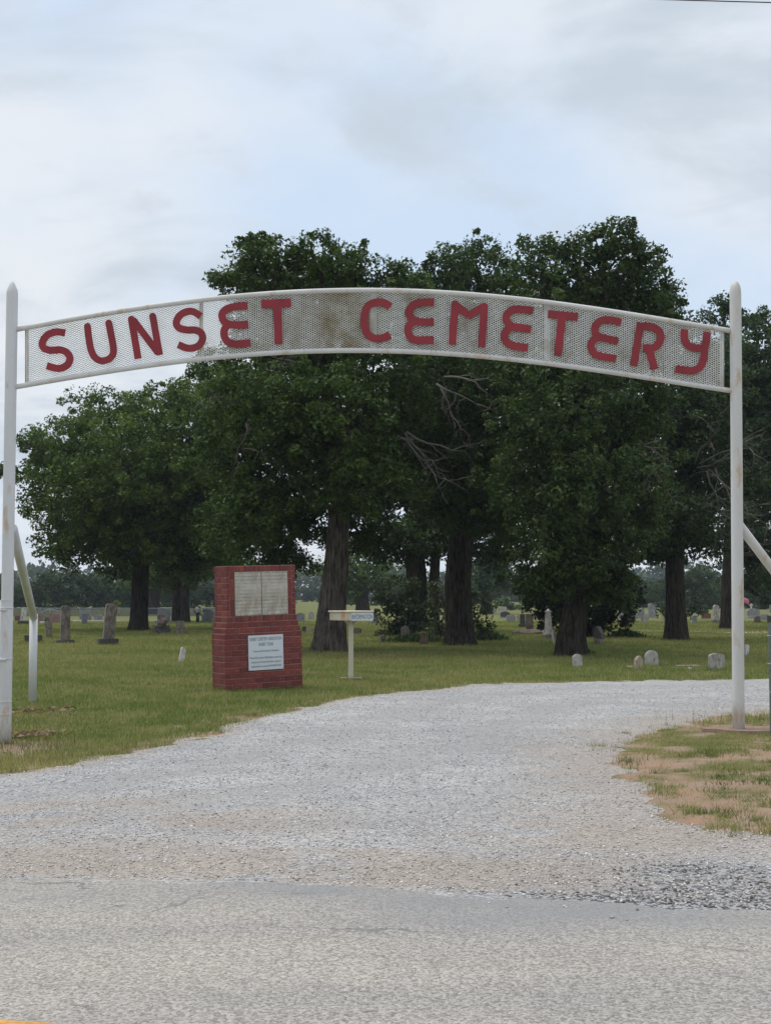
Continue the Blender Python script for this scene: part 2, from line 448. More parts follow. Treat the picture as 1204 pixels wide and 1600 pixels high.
c = tmix(t, attr(t, 'tar', 2), c, tmix(t, tnoise(t, 60, 3, 0.6, v), (0.20, 0.205, 0.215), (0.29, 0.295, 0.305)))
sk = tnoise(t, 1, 3, 0.5, objvec(t, (2.0, 26, 1)), 0.66, 0.74)
c = tmix(t, tmath(t, 'MULTIPLY', sk, tmath(t, 'MULTIPLY', attr(t, 'tar', 2), 0.6)), c, (0.46, 0.45, 0.44))
t.links.new(c, b.inputs['Base Color']); b.inputs['Roughness'].default_value = 0.9
b.inputs['Specular IOR Level'].default_value = 0.2
sh = N(t, 'ShaderNodeMapRange'); sh.inputs[2].default_value = 0.6; sh.inputs[3].default_value = 1; sh.inputs[4].default_value = 0
t.links.new(vo.outputs['Distance'], sh.inputs[0])
bmpf = tmath(t, 'MULTIPLY', sh.outputs[0], tmath(t, 'SUBTRACT', 1.0, tmath(t, 'MULTIPLY', attr(t, 'tar', 2), 0.8)))
bump(t, b, bmpf, 0.7, 0.008)

m, t, b = new_mat('loose_stones'); M['stones'] = m
t.links.new(attr(t, 'tint'), b.inputs['Base Color']); b.inputs['Roughness'].default_value = 0.9

# ================================================================== terrain
DRIVE_PX_OUT = [(-700, 1232), (-300, 1212), (0, 1192), (60, 1185), (150, 1171), (240, 1155), (310, 1146), (400, 1120), (470, 1106),
                (540, 1092), (620, 1082), (680, 1077), (730, 1070), (800, 1068), (900, 1066), (1000, 1063), (1204, 1061), (1800, 1058)]
DRIVE_PX_IN = [(1800, 1102), (1400, 1106), (1204, 1112), (1140, 1120), (1060, 1131), (1000, 1150), (968, 1170), (976, 1200), (1010, 1232),
               (1060, 1270), (1110, 1298), (1204, 1307), (1500, 1325), (2200, 1380)]
POLY = [gpt(*p) for p in DRIVE_PX_OUT] + [gpt(*p) for p in DRIVE_PX_IN] + [(9, 3.0), (-6, 5.5)]
def poly_sd(x, y, poly):
    """signed distance, positive inside"""
    x = np.asarray(x, float); y = np.asarray(y, float)
    best = np.full(x.shape, 1e9); inside = np.zeros(x.shape, bool)
    for i in range(len(poly)):
        (ax, ay), (bx, by) = poly[i], poly[(i + 1) % len(poly)]
        ex, ey = bx - ax, by - ay
        tt = np.clip(((x - ax) * ex + (y - ay) * ey) / (ex * ex + ey * ey), 0, 1)
        best = np.minimum(best, np.hypot(x - ax - ex * tt, y - ay - ey * tt))
        c1 = (ay > y) != (by > y)
        with np.errstate(divide='ignore', invalid='ignore'):
            inside ^= c1 & (x < (bx - ax) * (y - ay) / (by - ay) + ax)
    return np.where(inside, best, -best)
def zg(x, y):
    x = np.asarray(x, float); y = np.asarray(y, float)
    z = -0.12 * sstep(-0.5, -3.6, x) * sstep(24, 14.5, y)
    near = sstep(40, 20, y)
    z = z + near * (fbm(x * 0.7, y * 0.7, 3) - 0.5) * 0.05 * sstep(5.5, 9, y)
    return z
def zg1(x, y): return float(zg(np.array([x]), np.array([y]))[0])
ROAD_K = -0.28
def road_sd(x, y):   # positive on the road side of its near-gate edge
    return (6.74 + ROAD_K * x - y) * 0.963
ISLAND = [gpt(*p) for p in [(1800, 1102), (1204, 1112), (1140, 1120), (1060, 1131), (1000, 1150), (962, 1170), (970, 1205), (1010, 1240), (1060, 1275), (1110, 1300), (1204, 1309), (1800, 1340)]]

def dirt_mask(x, y):
    sd = poly_sd(x, y, POLY)
    n = fbm(x * 1.7, y * 1.7, 21)
    n2 = fbm(x * 4.1, y * 4.1, 5)
    edge = sstep(-0.70, -0.02, sd + (n - 0.5) * 1.1) * sstep(0.30, 0.6, n2)
    isl = poly_sd(x, y, ISLAND) > -0.1
    isl = isl & (y < 15.5)
    n6 = fbm(x * 8, y * 5, 29)
    di = np.where(isl, sstep(0.36, 0.60, n * 0.4 + n2 * 0.3 + n6 * 0.3 + 0.16 * sstep(13.4, 9.0, y) - 0.04), 0)
    # bare spot by the left gate post
    bp = np.exp(-(((x + 3.75) / 0.5) ** 2 + ((y - 14.0) / 0.8) ** 2)) * 1.3 * (0.4 + n2)
    return np.clip(np.maximum(np.maximum(edge * sstep(26, 17, y), di), bp), 0, 1), sd, isl

def grid_mesh(name, xs, ys, zfun, mat, attrf=None, keep=None):
    X, Y = np.meshgrid(xs, ys)
    x, y = X.ravel(), Y.ravel()
    z = zfun(x, y)
    nx, ny = len(xs), len(ys)
    i = np.arange(nx * ny).reshape(ny, nx)
    Q = np.stack([i[:-1, :-1], i[:-1, 1:], i[1:, 1:], i[1:, :-1]], -1).reshape(-1, 4)
    if keep is not None:
        k = keep(x, y); Q = Q[k[Q].any(1)]
        used = np.unique(Q); mp = np.full(nx * ny, -1); mp[used] = np.arange(len(used)); Q = mp[Q]
        x, y, z = x[used], y[used], z[used]
    return mesh_np(name, np.stack([x, y, z], -1), Q, mat, smooth=True, attrs=attrf(x, y) if attrf else None)

def spaced(lo, hi, fine_lo, fine_hi, step, grow=1.12):
    a = list(np.arange(fine_lo, fine_hi, step)); s = step
    while a[-1] < hi: s *= grow; a.append(a[-1] + s)
    s = step; pre = [a[0]]
    while pre[-1] > lo: s *= grow; pre.append(pre[-1] - s)
    return np.array(pre[:0:-1] + a)
gx = spaced(-1500, 1500, -7, 8, 0.12)
gy = spaced(-60, 2500, 5.0, 25, 0.12)
def g_attr(x, y):
    d, sd, isl = dirt_mask(x, y)
    return {'dirt': d, 'red': np.where(isl, 1.0, 0.0)}
ground = link('ground', grid_mesh('ground', gx, gy, lambda x, y: zg(x, y), M['ground'], g_attr))
tag(ground, kind='structure', label='mown cemetery lawn with worn bare soil along the gravel')

def drive_attr(x, y):
    rs = -road_sd(x, y)                                    # metres beyond the road edge
    n = fbm(x * 0.9 + 5, y * 1.6, 31); n2 = fbm(x * 2.2, y * 3.0, 37)
    n3 = fbm(x * 0.55 + 9, y * 1.1, 33)
    band = sstep(-0.05, 0.06, rs + (n2 - .5) * 0.15) * sstep(1.35, 0.75, rs + (n - 0.5) * 1.2) * sstep(0.30, 0.46, n2 + 0.10)
    band2 = sstep(1.1, 1.5, rs) * sstep(3.2, 2.2, rs + (n3 - .5)) * sstep(0.4, -1.2, x) * sstep(0.34, 0.52, n)
    band3 = np.exp(-(((x - 1.5) / 1.1) ** 2 + ((y - 8.3) / 0.8) ** 2)) * 1.2 * sstep(0.32, 0.55, n2 + 0.1)
    sd = poly_sd(x, y, POLY)
    rim = sstep(0.5, 0.0, sd + (n - 0.5) * 0.5) * 0.9
    isl_rim = 0.85 * sstep(-1.3, -0.05, poly_sd(x, y, ISLAND) + (n2 - 0.5) * 1.0)
    tanv = np.clip(np.maximum.reduce([band, band2 * 0.9, band3, rim, isl_rim]), 0, 1)
    dark = np.clip(0.85 * sstep(0.5, 1.5, x + (n - .5) * 1.2 - 0.15 * rs) * sstep(1.15, 0.75, rs + (n2 - .5) * .7) +
                   0.6 * sstep(0.22, 0.05, rs + (n2 - 0.5) * 0.2) * sstep(0.0, 0.9, x), 0, 1)
    od = np.full(x.shape, 1e9)
    for (ax, ay), (bx2, by2) in zip(POLY[:len(DRIVE_PX_OUT) - 1], POLY[1:len(DRIVE_PX_OUT)]):
        ex, ey = bx2 - ax, by2 - ay; tt = np.clip(((x - ax) * ex + (y - ay) * ey) / (ex * ex + ey * ey), 0, 1)
        od = np.minimum(od, np.hypot(x - ax - ex * tt, y - ay - ey * tt))
    od = od + (n - .5) * 0.5
    trk = (np.exp(-((od - 1.5) / 0.28) ** 2) + np.exp(-((od - 3.0) / 0.30) ** 2) + 0.6 * np.exp(-((od - 4.4) / 0.35) ** 2)) * sstep(7.5, 10, y) * (0.35 + n2)
    return {'tan': tanv * 0.7, 'dark': dark, 'track': np.clip(trk, 0, 1)}
def drive_z(x, y):
    sd = poly_sd(x, y, POLY) + (fbm(x * 2.3, y * 2.3, 11) - 0.5) * 0.5 + (fbm(x * 4.3, y * 4.3, 12, 2) - 0.5) * 0.45
    return zg(x, y) + np.clip(sd * 0.16, -0.08, 0.014) + (fbm(x * 3, y * 3, 13) - .5) * 0.012
drive = link('gravel_drive', grid_mesh('gravel_drive', np.arange(-9, 14, 0.11), np.arange(3.4, 26, 0.11), drive_z, M['gravel'],
             drive_attr, lambda x, y: (poly_sd(x, y, POLY) > -0.7) & (road_sd(x, y) < 0.8)))
tag(drive, kind='structure', label='pale crushed stone drive curving through the gate')

def road_z(x, y):
    rs = road_sd(x, y) + (fbm(x * 3.1, y * 3.1, 41) - 0.5) * 0.30
    other = (y - (-1.2 + ROAD_K * x)) * 0.963
    return zg(x, y) + np.clip(np.minimum(rs, other) * 0.3, -0.05, 0.034)
def road_attr(x, y):
    rs = road_sd(x, y); n = fbm(x * 0.8, y * 2.5, 51); n2 = fbm(x * 2.5, y * 6, 53)
    tar = sstep(0.70, 0.10, rs + (n - .5) * 0.8 - 0.35 * np.exp(-((x - 0.45) / 0.7) ** 2)) * (0.35 + 0.9 * n2) * sstep(-1.6, -0.2, x + (n - .5)) * sstep(2.6, 1.2, x)
    tar = np.maximum(tar, 0.45 * np.exp(-(((x + 1.6) / 0.9) ** 2 + ((rs - 0.45) / 0.25) ** 2)) * (0.4 + n2))
    return {'tar': np.clip(tar, 0, 1) * 0.8}
rxs = spaced(-90, 90, -3.5, 4.5, 0.09, 1.15)
U, Vv = np.meshgrid(rxs, np.arange(-0.35, 8.2, 0.09))
rx = U.ravel(); ry = 6.74 + ROAD_K * rx - Vv.ravel()
nx_, ny_ = U.shape[1], U.shape[0]
ii = np.arange(nx_ * ny_).reshape(ny_, nx_)
Q = np.stack([ii[:-1, :-1], ii[1:, :-1], ii[1:, 1:], ii[:-1, 1:]], -1).reshape(-1, 4)
road = link('road', mesh_np('road', np.stack([rx, ry, road_z(rx, ry)], -1), Q, M['asphalt'], smooth=True, attrs=road_attr(rx, ry)))
tag(road, kind='structure', label='worn pale chip seal country road')
# yellow centre line
lx = np.arange(-40, 40, 0.1); c0 = 4.315 + ROAD_K * lx
wob = (fbm(lx * 2.5, lx * 0, 61) - .5) * 0.02
V = np.concatenate([np.stack([lx, c0 + wob, road_z(lx, c0) + 0.005], -1), np.stack([lx, c0 - 0.11 + wob, road_z(lx, c0 - 0.11) + 0.005], -1)])
n = len(lx); k = np.arange(n - 1)
tag(link('centre_line', mesh_np('centre_line', V, np.stack([k, k + n, k + n + 1, k + 1], -1), M['yellow'])), kind='structure', label='worn yellow painted line along the road')
# thin pale path further back on the right
pp = [(905, 985, 0.25), (960, 985.5, 0.3), (1020, 986, 0.4), (1090, 987.5, 0.5), (1140, 989, 0.9), (1204, 989, 2.0), (1400, 990, 2.5)]
V = []
for px, py, w in pp:
    x, y = gpt(px, py); V += [(x, y - w * 0.9, zg1(x, y) + 0.012), (x, y + w * 0.9, zg1(x, y) + 0.012)]
k = np.arange(len(pp) - 1) * 2
me = mesh_np('path', V, np.stack([k, k + 2, k + 3, k + 1], -1), M['gravel'], attrs={'tan': [0.4] * len(V), 'dark': [0] * len(V), 'track': [0] * len(V)})
tag(link('path', me), kind='structure', label='thin pale gravel path beyond the big oaks')

# ================================================================== loose stones
def stones(name, x, y, z, size, col, parent=None):
    n = len(x)
    base = np.array([(1, 0, 0), (-1, 0, 0), (0, 1, 0), (0, -1, 0), (0, 0, 1), (0, 0, -1)], float)
    tri = np.array([(0, 2, 4), (2, 1, 4), (1, 3, 4), (3, 0, 4), (2, 0, 5), (1, 2, 5), (3, 1, 5), (0, 3, 5)])
    a = RNG.uniform(0, 2 * np.pi, n); ca, sa = np.cos(a), np.sin(a)
    v = base[None] * RNG.uniform(0.55, 1.25, (n, 6, 1)) + RNG.normal(0, 0.22, (n, 6, 3))
    v = v * size[:, None, None] * np.array([1, 1, 0.6])
    vx = v[..., 0] * ca[:, None] - v[..., 1] * sa[:, None]; vy = v[..., 0] * sa[:, None] + v[..., 1] * ca[:, None]
    P = np.stack([vx + x[:, None], vy + y[:, None], v[..., 2] + z[:, None]], -1).reshape(-1, 3)
    T = (tri[None] + (np.arange(n) * 6)[:, None, None]).reshape(-1, 3)
    return link(name, mesh_np(name, P, T, M['stones'], np.repeat(col, 6, 0)), parent)
nst = 210000
d = 5.6 * (22 / 5.6) ** RNG.uniform(0, 1, nst)
x = RNG.uniform(-0.40, 0.44, nst) * d
y = d
keep = RNG.uniform(0, 1, nst) < 0.42
x, y = x[keep], y[keep]
sd = poly_sd(x, y, POLY); rs = -road_sd(x, y)
p = np.maximum(sstep(-0.45, 0.15, sd + (fbm(x * 3, y * 3, 71) - .5) * 0.6), 0.5 * sstep(-2.2, -0.2, sd) * sstep(0.42, 0.6, fbm(x * 2.5, y * 2.5, 73))) * np.where(rs > 0, 1, 0.03 * np.exp(rs / 0.15))
at_d = drive_attr(x, y)
p = p * (1 - 0.45 * at_d['tan']) * (1 - 0.6 * at_d['track'])
keep = RNG.uniform(0, 1, len(x)) < p
x, y, rs = x[keep], y[keep], rs[keep]; tn, dk_ = at_d['tan'][keep], at_d['dark'][keep]
size = RNG.uniform(0.004, 0.0105, len(x)) * (0.85 + 0.022 * y) * (1 + 0.25 * dk_)
g = np.clip(RNG.normal(0.53, 0.13, len(x)), 0.2, 0.85)
dark_st = RNG.uniform(0, 1, len(x)) < (0.015 + 0.45 * dk_)
g = np.where(dark_st, RNG.uniform(0.10, 0.24, len(x)), g)
tt = (tn * 0.8)[:, None]
colr = g[:, None] * ((1 - tt) * np.array([1.0, 0.99, 1.0]) + tt * np.array([1.02, 0.88, 0.75]))
z = np.where(rs > 0, drive_z(x, y), road_z(x, y)) + size * 0.2
tag(stones('loose_gravel', x, y, z, size, colr), 'loose crushed stones scattered over the drive', 'gravel', kind='stuff')

# ================================================================== grass
def blades(name, x, y, z, h, w, col, lean=0.6, mat=None, bend=False):
    n = len(x)
    a = RNG.uniform(0, 2 * np.pi, n); la = RNG.uniform(0, 2 * np.pi, n); ll = RNG.uniform(0, lean, n) * h
    wx, wy = np.cos(a) * w / 2, np.sin(a) * w / 2
    p0 = np.stack([x - wx, y - wy, z], -1); p1 = np.stack([x + wx, y + wy, z], -1)
    tip = np.stack([x + np.cos(la) * ll, y + np.sin(la) * ll, z + h], -1)
    if not bend:
        V = np.stack([p0, p1, tip], 1).reshape(-1, 3); T = np.arange(3 * n).reshape(-1, 3)
        return mesh_np(name, V, T, mat or M['grass'], np.repeat(col, 3, 0))
    mid = np.stack([np.cos(la) * ll * 0.35, np.sin(la) * ll * 0.35, h * 0.75], -1)
    tip = np.stack([x + np.cos(la) * ll * 1.2, y + np.sin(la) * ll * 1.2, z + h * 0.85], -1)
    V = np.stack([p0, p1, p1 * [1, 1, 1] + mid, p0 + mid, tip], 1).reshape(-1, 3)
    b0 = (np.arange(n) * 5)[:, None]
    return mesh_np(name, V, [b0 + np.array([0, 1, 2, 3]), b0 + np.array([3, 2, 4])], mat or M['grass'], np.repeat(col, 5, 0))
def grass_colour(x, y):
    n1 = sstep(0.35, 0.65, fbm(x * 0.35, y * 0.35, 81)); n2 = sstep(0.4, 0.75, fbm(x * 1.6, y * 1.6, 83))
    a = np.array([0.135, 0.180, 0.048]); b2 = np.array([0.235, 0.240, 0.085]); c3 = np.array([0.36, 0.30, 0.15])
    c = a + (b2 - a) * n1[:, None]
    n3 = sstep(0.45, 0.7, fbm(x * 3.5, y * 2.2, 87))
    dry = np.clip(n2 * 0.45 + n3 * 0.25 + 0.25 * sstep(20, 14, y) * n1 + RNG.normal(0, 0.16, len(x)), 0, 1)
    c = c + (c3 - c) * dry[:, None]
    return np.minimum(c * RNG.uniform(0.85, 1.55, (len(x), 1)), 0.6)
ng = 640000
u = RNG.uniform(0, 1, ng)
lo, hi, q = 10.5, 75.0, 0.4
d = (lo ** q + u * (hi ** q - lo ** q)) ** (1 / q)
x = RNG.uniform(-0.36, 0.40, ng) * d; y = d
dm, sd, isl = dirt_mask(x, y)
n3 = fbm(x * 3.3, y * 3.3, 91)
p = np.where(isl, 0.0, np.clip(1.05 - 0.85 * dm, 0, 1)) * sstep(0.12, -0.10, sd + (n3 - .5) * 0.5)
keep = (RNG.uniform(0, 1, ng) < p * 0.72) & (road_sd(x, y) < -0.2)
x, y, dm = x[keep], y[keep], dm[keep]
h = RNG.uniform(0.025, 0.06, len(x)) * (1 + 0.5 * sstep(0.5, 0.75, fbm(x * 1.2, y * 1.2, 95))) * (1 + 0.008 * y)
w = 0.0065 * (0.8 + y / 22)
tag(link('lawn_grass', blades('lawn_grass', x, y, zg(x, y) - 0.004, h, w, grass_colour(x, y), 0.8)), 'short mown green and straw coloured lawn grass', 'grass', kind='stuff')
# patchy tufts on the red dirt inside the curve of the drive
ni = 420000
x = RNG.uniform(1.5, 8.5, ni); y = RNG.uniform(7.6, 15.5, ni)
dm, sd, isl = dirt_mask(x, y)
n4 = fbm(x * 3.4, y * 2.0, 101); n5 = fbm(x * 11, y * 7, 103)
p = np.where(isl, sstep(0.47, 0.60, n4 * 0.45 + n5 * 0.42 + (1 - dm) * 0.13), 0) * sstep(0.15, -0.2, sd)
keep = RNG.uniform(0, 1, ni) < p * 0.5
x, y = x[keep], y[keep]
h = RNG.uniform(0.012, 0.06, len(x)) * (0.5 + 0.8 * n5[keep])
c = grass_colour(x, y) * np.array([0.92, 0.98, 0.95])
tag(link('patchy_grass', blades('patchy_grass', x, y, zg(x, y) - 0.004, h, 0.0045 + 0 * h, c, 1.5)), 'patchy straggling grass tufts on red dirt inside the curve', 'grass', kind='stuff')
# thicker tufts: on the red dirt, along the drive edge and here and there in the lawn
def tufts(name, cx, cy, n_each, r, hh, label, tintmul):
    k = np.repeat(np.arange(len(cx)), n_each)
    sc = RNG.uniform(0.5, 1.5, len(cx))[k]
    x = cx[k] + RNG.normal(0, r, len(k)) * sc * 1.5; y = cy[k] + RNG.normal(0, r, len(k)) * sc
    h = RNG.uniform(0.3, 1.0, len(k)) * hh * (0.5 + 0.5 * sc)
    tone = RNG.uniform(0.6, 1.2, len(cx))[k][:, None]
    c = grass_colour(x, y) * tone * np.array(tintmul)
    tag(link(name, blades(name, x, y, zg(x, y) - 0.004, h, 0.0055 + 0 * h, c, 1.3)), label, 'grass', kind='stuff')
n_ = 2600
x = RNG.uniform(1.9, 8.2, n_); y = RNG.uniform(8.0, 15.3, n_)
pi_ = poly_sd(x, y, ISLAND); q_ = fbm(x * 2.1, y * 1.6, 131)
k_ = (pi_ > -0.25) & (RNG.uniform(0, 1, n_) < sstep(0.46, 0.64, q_) * 0.75 + 0.05)
tufts('grass_tufts', x[k_], y[k_], 34, 0.035, 0.075, 'dark green grass tufts standing on the red dirt', (0.62, 0.74, 0.62))
n_ = 9000
d_ = RNG.uniform(11, 30, n_); x = RNG.uniform(-0.34, 0.38, n_) * d_; y = d_
sd_ = poly_sd(x, y, POLY); q_ = fbm(x * 1.1, y * 1.1, 133)
k_ = (sd_ < 0.12) & (poly_sd(x, y, ISLAND) < -0.2) & (RNG.uniform(0, 1, n_) < 0.12 + 0.5 * sstep(0.5, 0.66, q_) + 0.5 * sstep(-0.5, 0, sd_)) & (road_sd(x, y) < -1.0)
tufts('grass_tufts', x[k_], y[k_], 16, 0.05, 0.085, 'coarser grass tufts and weeds dotted over the lawn', (0.72, 0.82, 0.68))
# dry straw lying on the red dirt and along the worn lawn edge
n_ = 60000
x = RNG.uniform(-5.5, 8.0, n_); y = RNG.uniform(8.0, 19.0, n_)
pi_ = poly_sd(x, y, ISLAND); sd_ = poly_sd(x, y, POLY); q_ = fbm(x * 3, y * 3, 141)
k_ = ((pi_ > -0.1) | ((sd_ < 0.05) & (sd_ > -0.9) & (y > 11))) & (q_ > 0.40) & (RNG.uniform(0, 1, n_) < 0.75)
x, y = x[k_], y[k_]; h = RNG.uniform(0.006, 0.022, len(x))
c = np.array([0.34, 0.27, 0.16]) * RNG.uniform(0.45, 1.25, (len(x), 1))
tag(link('dry_straw', blades('dry_straw', x, y, zg(x, y) - 0.002, h, 0.006 + 0 * h, c, 3.5)), 'dry straw lying on the worn soil beside the drive', 'straw', kind='stuff')
# seed stalks beside the drive
def stalks(n, xs, ys, name, label):
    x = RNG.uniform(*xs, n); y = RNG.uniform(*ys, n)
    h = RNG.uniform(0.08, 0.24, n)
    c = np.array([0.16, 0.14, 0.07]) * RNG.uniform(0.7, 1.2, (n, 1))
    tag(link(name, blades(name, x, y, zg(x, y) - 0.004, h, 0.0045 + 0 * h, c, 0.6)), label, 'grass', kind='stuff')
x0, y0 = gpt(1040, 1128); stalks(60, (x0 - 0.5, x0 + 1.3), (y0 - 0.2, y0 + 0.4), 'seed_stalks', 'thin dry seed stalks at the drive edge left of the right gate post')
x0, y0 = gpt(25, 1165, -0.1); stalks(260, (x0 - 0.8, x0 + 0.55), (y0 - 0.7, y0 + 0.3), 'seed_stalks', 'dry straw stalks around the left gate post foot')
# fallen leaves and stones by the left gate post
def litter(cx, cy, n, r, name, label):
    V = []; T = []; C = []
    for i in range(n):
        x, y = cx + random.gauss(0, r), cy + random.gauss(0, r * 0.9)
        s = random.uniform(0.03, 0.06); a = random.uniform(0, 6.28); z = zg1(x, y) + 0.02
        ca, sa = math.cos(a) * s, math.sin(a) * s
        b0 = len(V)
        V += [(x + ca, y + sa, z + random.uniform(0, .03)), (x - sa * .5, y + ca * .5, z + random.uniform(0.0, .05)), (x - ca, y - sa, z + random.uniform(0, .02)), (x + sa * .5, y - ca * .5, z + random.uniform(0, .05))]
        T += [(b0, b0 + 1, b0 + 2), (b0, b0 + 2, b0 + 3)]
        k = random.choice([(0.24, 0.16, 0.11), (0.32, 0.22, 0.15), (0.16, 0.10, 0.07), (0.36, 0.28, 0.2)])
        C += [k] * 4
    tag(link(name, mesh_np(name, V, np.array(T), M['grass'], np.array(C))), label, 'leaves', kind='stuff')
x0, y0 = gpt(42, 1148, -0.1); litter(x0 + 0.02, y0, 120, 0.16, 'fallen_leaves', 'brown fallen leaves heaped at the left gate post foot')
x0, y0 = gpt(60, 1110, -0.05); litter(x0, y0, 60, 0.25, 'fallen_leaves', 'dry leaf scatter on worn soil near the left brace post')

# ================================================================== entrance arch
GD = 14.6
def gp(px, py, dy=0.0):
    p = at(px, py, GD); p.y += dy; return p
gate = thing('entrance_arch', 'white pipe entrance arch with red SUNSET CEMETERY letters on metal mesh', 'entrance arch', (0, GD, 0))
def glink(name, me): return link(name, me, gate, loc=(0, -GD, 0))
def revolve_post(name, top, base, r, tip, mat):
    P = Parts()
    ax = (top - base); L = ax.length
    pts, rad = [], []
    for s in np.linspace(0, 1, 14): pts.append(base + ax * s); rad.append(r * (1.04 - 0.05 * s))
    for h, k in tip: pts.append(top + ax.normalized() * h); rad.append(r * k)
    P.tube(pts, rad, 28, True)
    return glink(name, P.mesh(name, mat))
lt, lb = gp(19.5, 461), gp(8, 1170)
rt, rb = gp(1148, 460), gp(1153, 1146)
PR = 0.060
p1 = revolve_post('post', lt, lb, PR, [(0.03, 0.98), (0.06, 0.86), (0.12, 0.42), (0.15, 0.08)], M['white'])
p1['label'] = 'left gate post with pointed cap'
p2 = revolve_post('post', rt, rb, PR, [(0.04, 0.97), (0.08, 0.86), (0.115, 0.62), (0.135, 0.3), (0.14, 0.05)], M['white_rusty'])
p2['label'] = 'right gate post with rounded rusty cap'
# straps round the left post and the rails they hold
for py, rr in ((941, 0.004), (953, 0.006), (1031, 0.006), (1098, 0.005), (1117, 0.004)):
    s = (py - 461) / (1170 - 461); c = lt + (lb - lt) * s
    P = Parts(); P.tube([c + Vector((math.cos(a) * (PR + 0.004), math.sin(a) * (PR + 0.004), 0)) for a in np.linspace(0, 2 * math.pi, 25)], [rr] * 25, 6, False)
    link('strap', P.mesh('strap', M['white']), p1)
TOPC = [(24, 515), (90, 503), (150, 492.5), (215, 482), (282, 473), (345, 465), (400, 460.5), (450, 457), (500, 454.5), (555, 453.5), (610, 454.5), (655, 456), (700, 458.5), (750, 461.5), (800, 465.5),
        (850, 471.5), (910, 480), (968, 489), (1018, 497), (1068, 505.5), (1105, 511), (1143, 517)]
BOTC = [(22, 604.5), (85, 595), (143, 584.5), (220, 573), (299, 562.5), (350, 557), (400, 552.5), (450, 550), (500, 548.5), (550, 547.8), (600, 548.5), (650, 550.5), (700, 553.5), (750, 556.5), (800, 560),
        (870, 569), (934, 578.5), (1000, 589), (1068, 600), (1105, 605), (1145, 610.5)]
tx, ty = np.array(TOPC).T; bx_, by_ = np.array(BOTC).T
kt = np.polyfit(tx, ty, 5); kb = np.polyfit(bx_, by_, 5)
ftop = lambda px: np.polyval(kt, px); fbot = lambda px: np.polyval(kb, px)
for nm, f, x0, x1, r in (('top_pipe', ftop, 22, 1146, 0.027), ('bottom_pipe', fbot, 21, 1148, 0.027)):
    P = Parts(); xs = np.linspace(x0, x1, 60)
    P.tube([gp(px, f(px), 0.0) for px in xs], [r] * 60, 14)
    glink(nm, P.mesh(nm, M['white_rusty']))
for px, mt, hw in ((41.5, 'cream_rusty', 2.6), (314, 'cream_rusty', 3.2), (583, 'white', 4.2), (855, 'white', 4.0), (1128, 'white', 3.0)):
    a, b2 = gp(px, ftop(px)), gp(px, fbot(px)); s = GD / F
    w = hw * s
    V = []
    for p in (a, b2):
        for dx_, dy_ in ((-w, 0.012), (w, 0.012), (w, 0.030), (-w, 0.030)): V.append((p.x + dx_, p.y + dy_, p.z))
    glink('upright_bar', mesh_np('upright_bar', V, [(0, 1, 2, 3), (4, 7, 6, 5), (0, 4, 5, 1), (1, 5, 6, 2), (2, 6, 7, 3), (3, 7, 4, 0)], M[mt]))
# expanded metal panels
m, t, b = new_mat('expanded_metal'); M['mesh'] = m
t.links.new(attr(t, 'tint'), b.inputs['Base Color']); b.inputs['Roughness'].default_value = 0.55
def stain_colour(px, py):
    c = np.tile(np.array([0.88, 0.88, 0.855]), (len(px), 1))
    n = fbm(px / 22, py / 30, 111); n2 = fbm(px / 6, py / 6, 113)
    s = 0.75 * np.exp(-((px - 528) / 48) ** 2) * sstep(0.30, 0.55, n + 0.1) + 0.6 * np.exp(-((px - 655) / 25) ** 2 - ((py - 470) / 18) ** 2) + 0.35 * sstep(0.52, 0.75, n) \
        + 0.4 * np.exp(-((px - 735) / 14) ** 2) * n2 + 0.45 * np.exp(-((px - 415) / 12) ** 2) * n
    s = np.clip(s * (0.55 + 0.7 * n2), 0, 0.85)[:, None]
    return c + (np.array([0.36, 0.26, 0.12]) - c) * s
PITCH_X, PITCH_Z = 6.9, 3.55      # photograph pixels at the gate: about 46 x 24 mm
def mesh_panel(x0, x1):
    nseg = int((x1 - x0) / (PITCH_X / 2))
    pxs = np.linspace(x0, x1, nseg + 1); k = np.arange(nseg + 1) % 2
    Ht, Hb = ftop(pxs) + 2.5, fbot(pxs) - 2.5
    rows = int(round(90 / PITCH_Z))
    V, Q, C = [], [], []; n0 = 0
    for r in range(rows):
        for ph in (0, 1):
            fr = (r + (0.5 * k if ph == 0 else 1 - 0.5 * k)) / rows
            py = Hb + (Ht - Hb) * fr
            pts = np.array([tuple(gp(a, c_)) for a, c_ in zip(pxs, py)])
            hw, dp = 0.0036, 0.0035
            off = np.array([(0, -dp, -hw), (0, dp, -hw), (0, dp, hw), (0, -dp, hw)])
            v = (pts[:, None] + off[None]).reshape(-1, 3)
            i = np.arange(nseg)[:, None] * 4 + n0
            q = np.concatenate([np.concatenate([i + a, i + 4 + a, i + 4 + (a + 1) % 4, i + (a + 1) % 4], 1) for a in range(4)])
            V.append(v); Q.append(q); n0 += len(v)
            C.append(np.repeat(stain_colour(pxs, py), 4, 0))
    o = glink('mesh_panel', mesh_np('mesh_panel', np.concatenate(V), np.concatenate(Q), M['mesh'], np.concatenate(C)))
    return o
for x0, x1 in ((41, 314), (314, 583), (583, 855), (855, 1129)): mesh_panel(x0, x1)

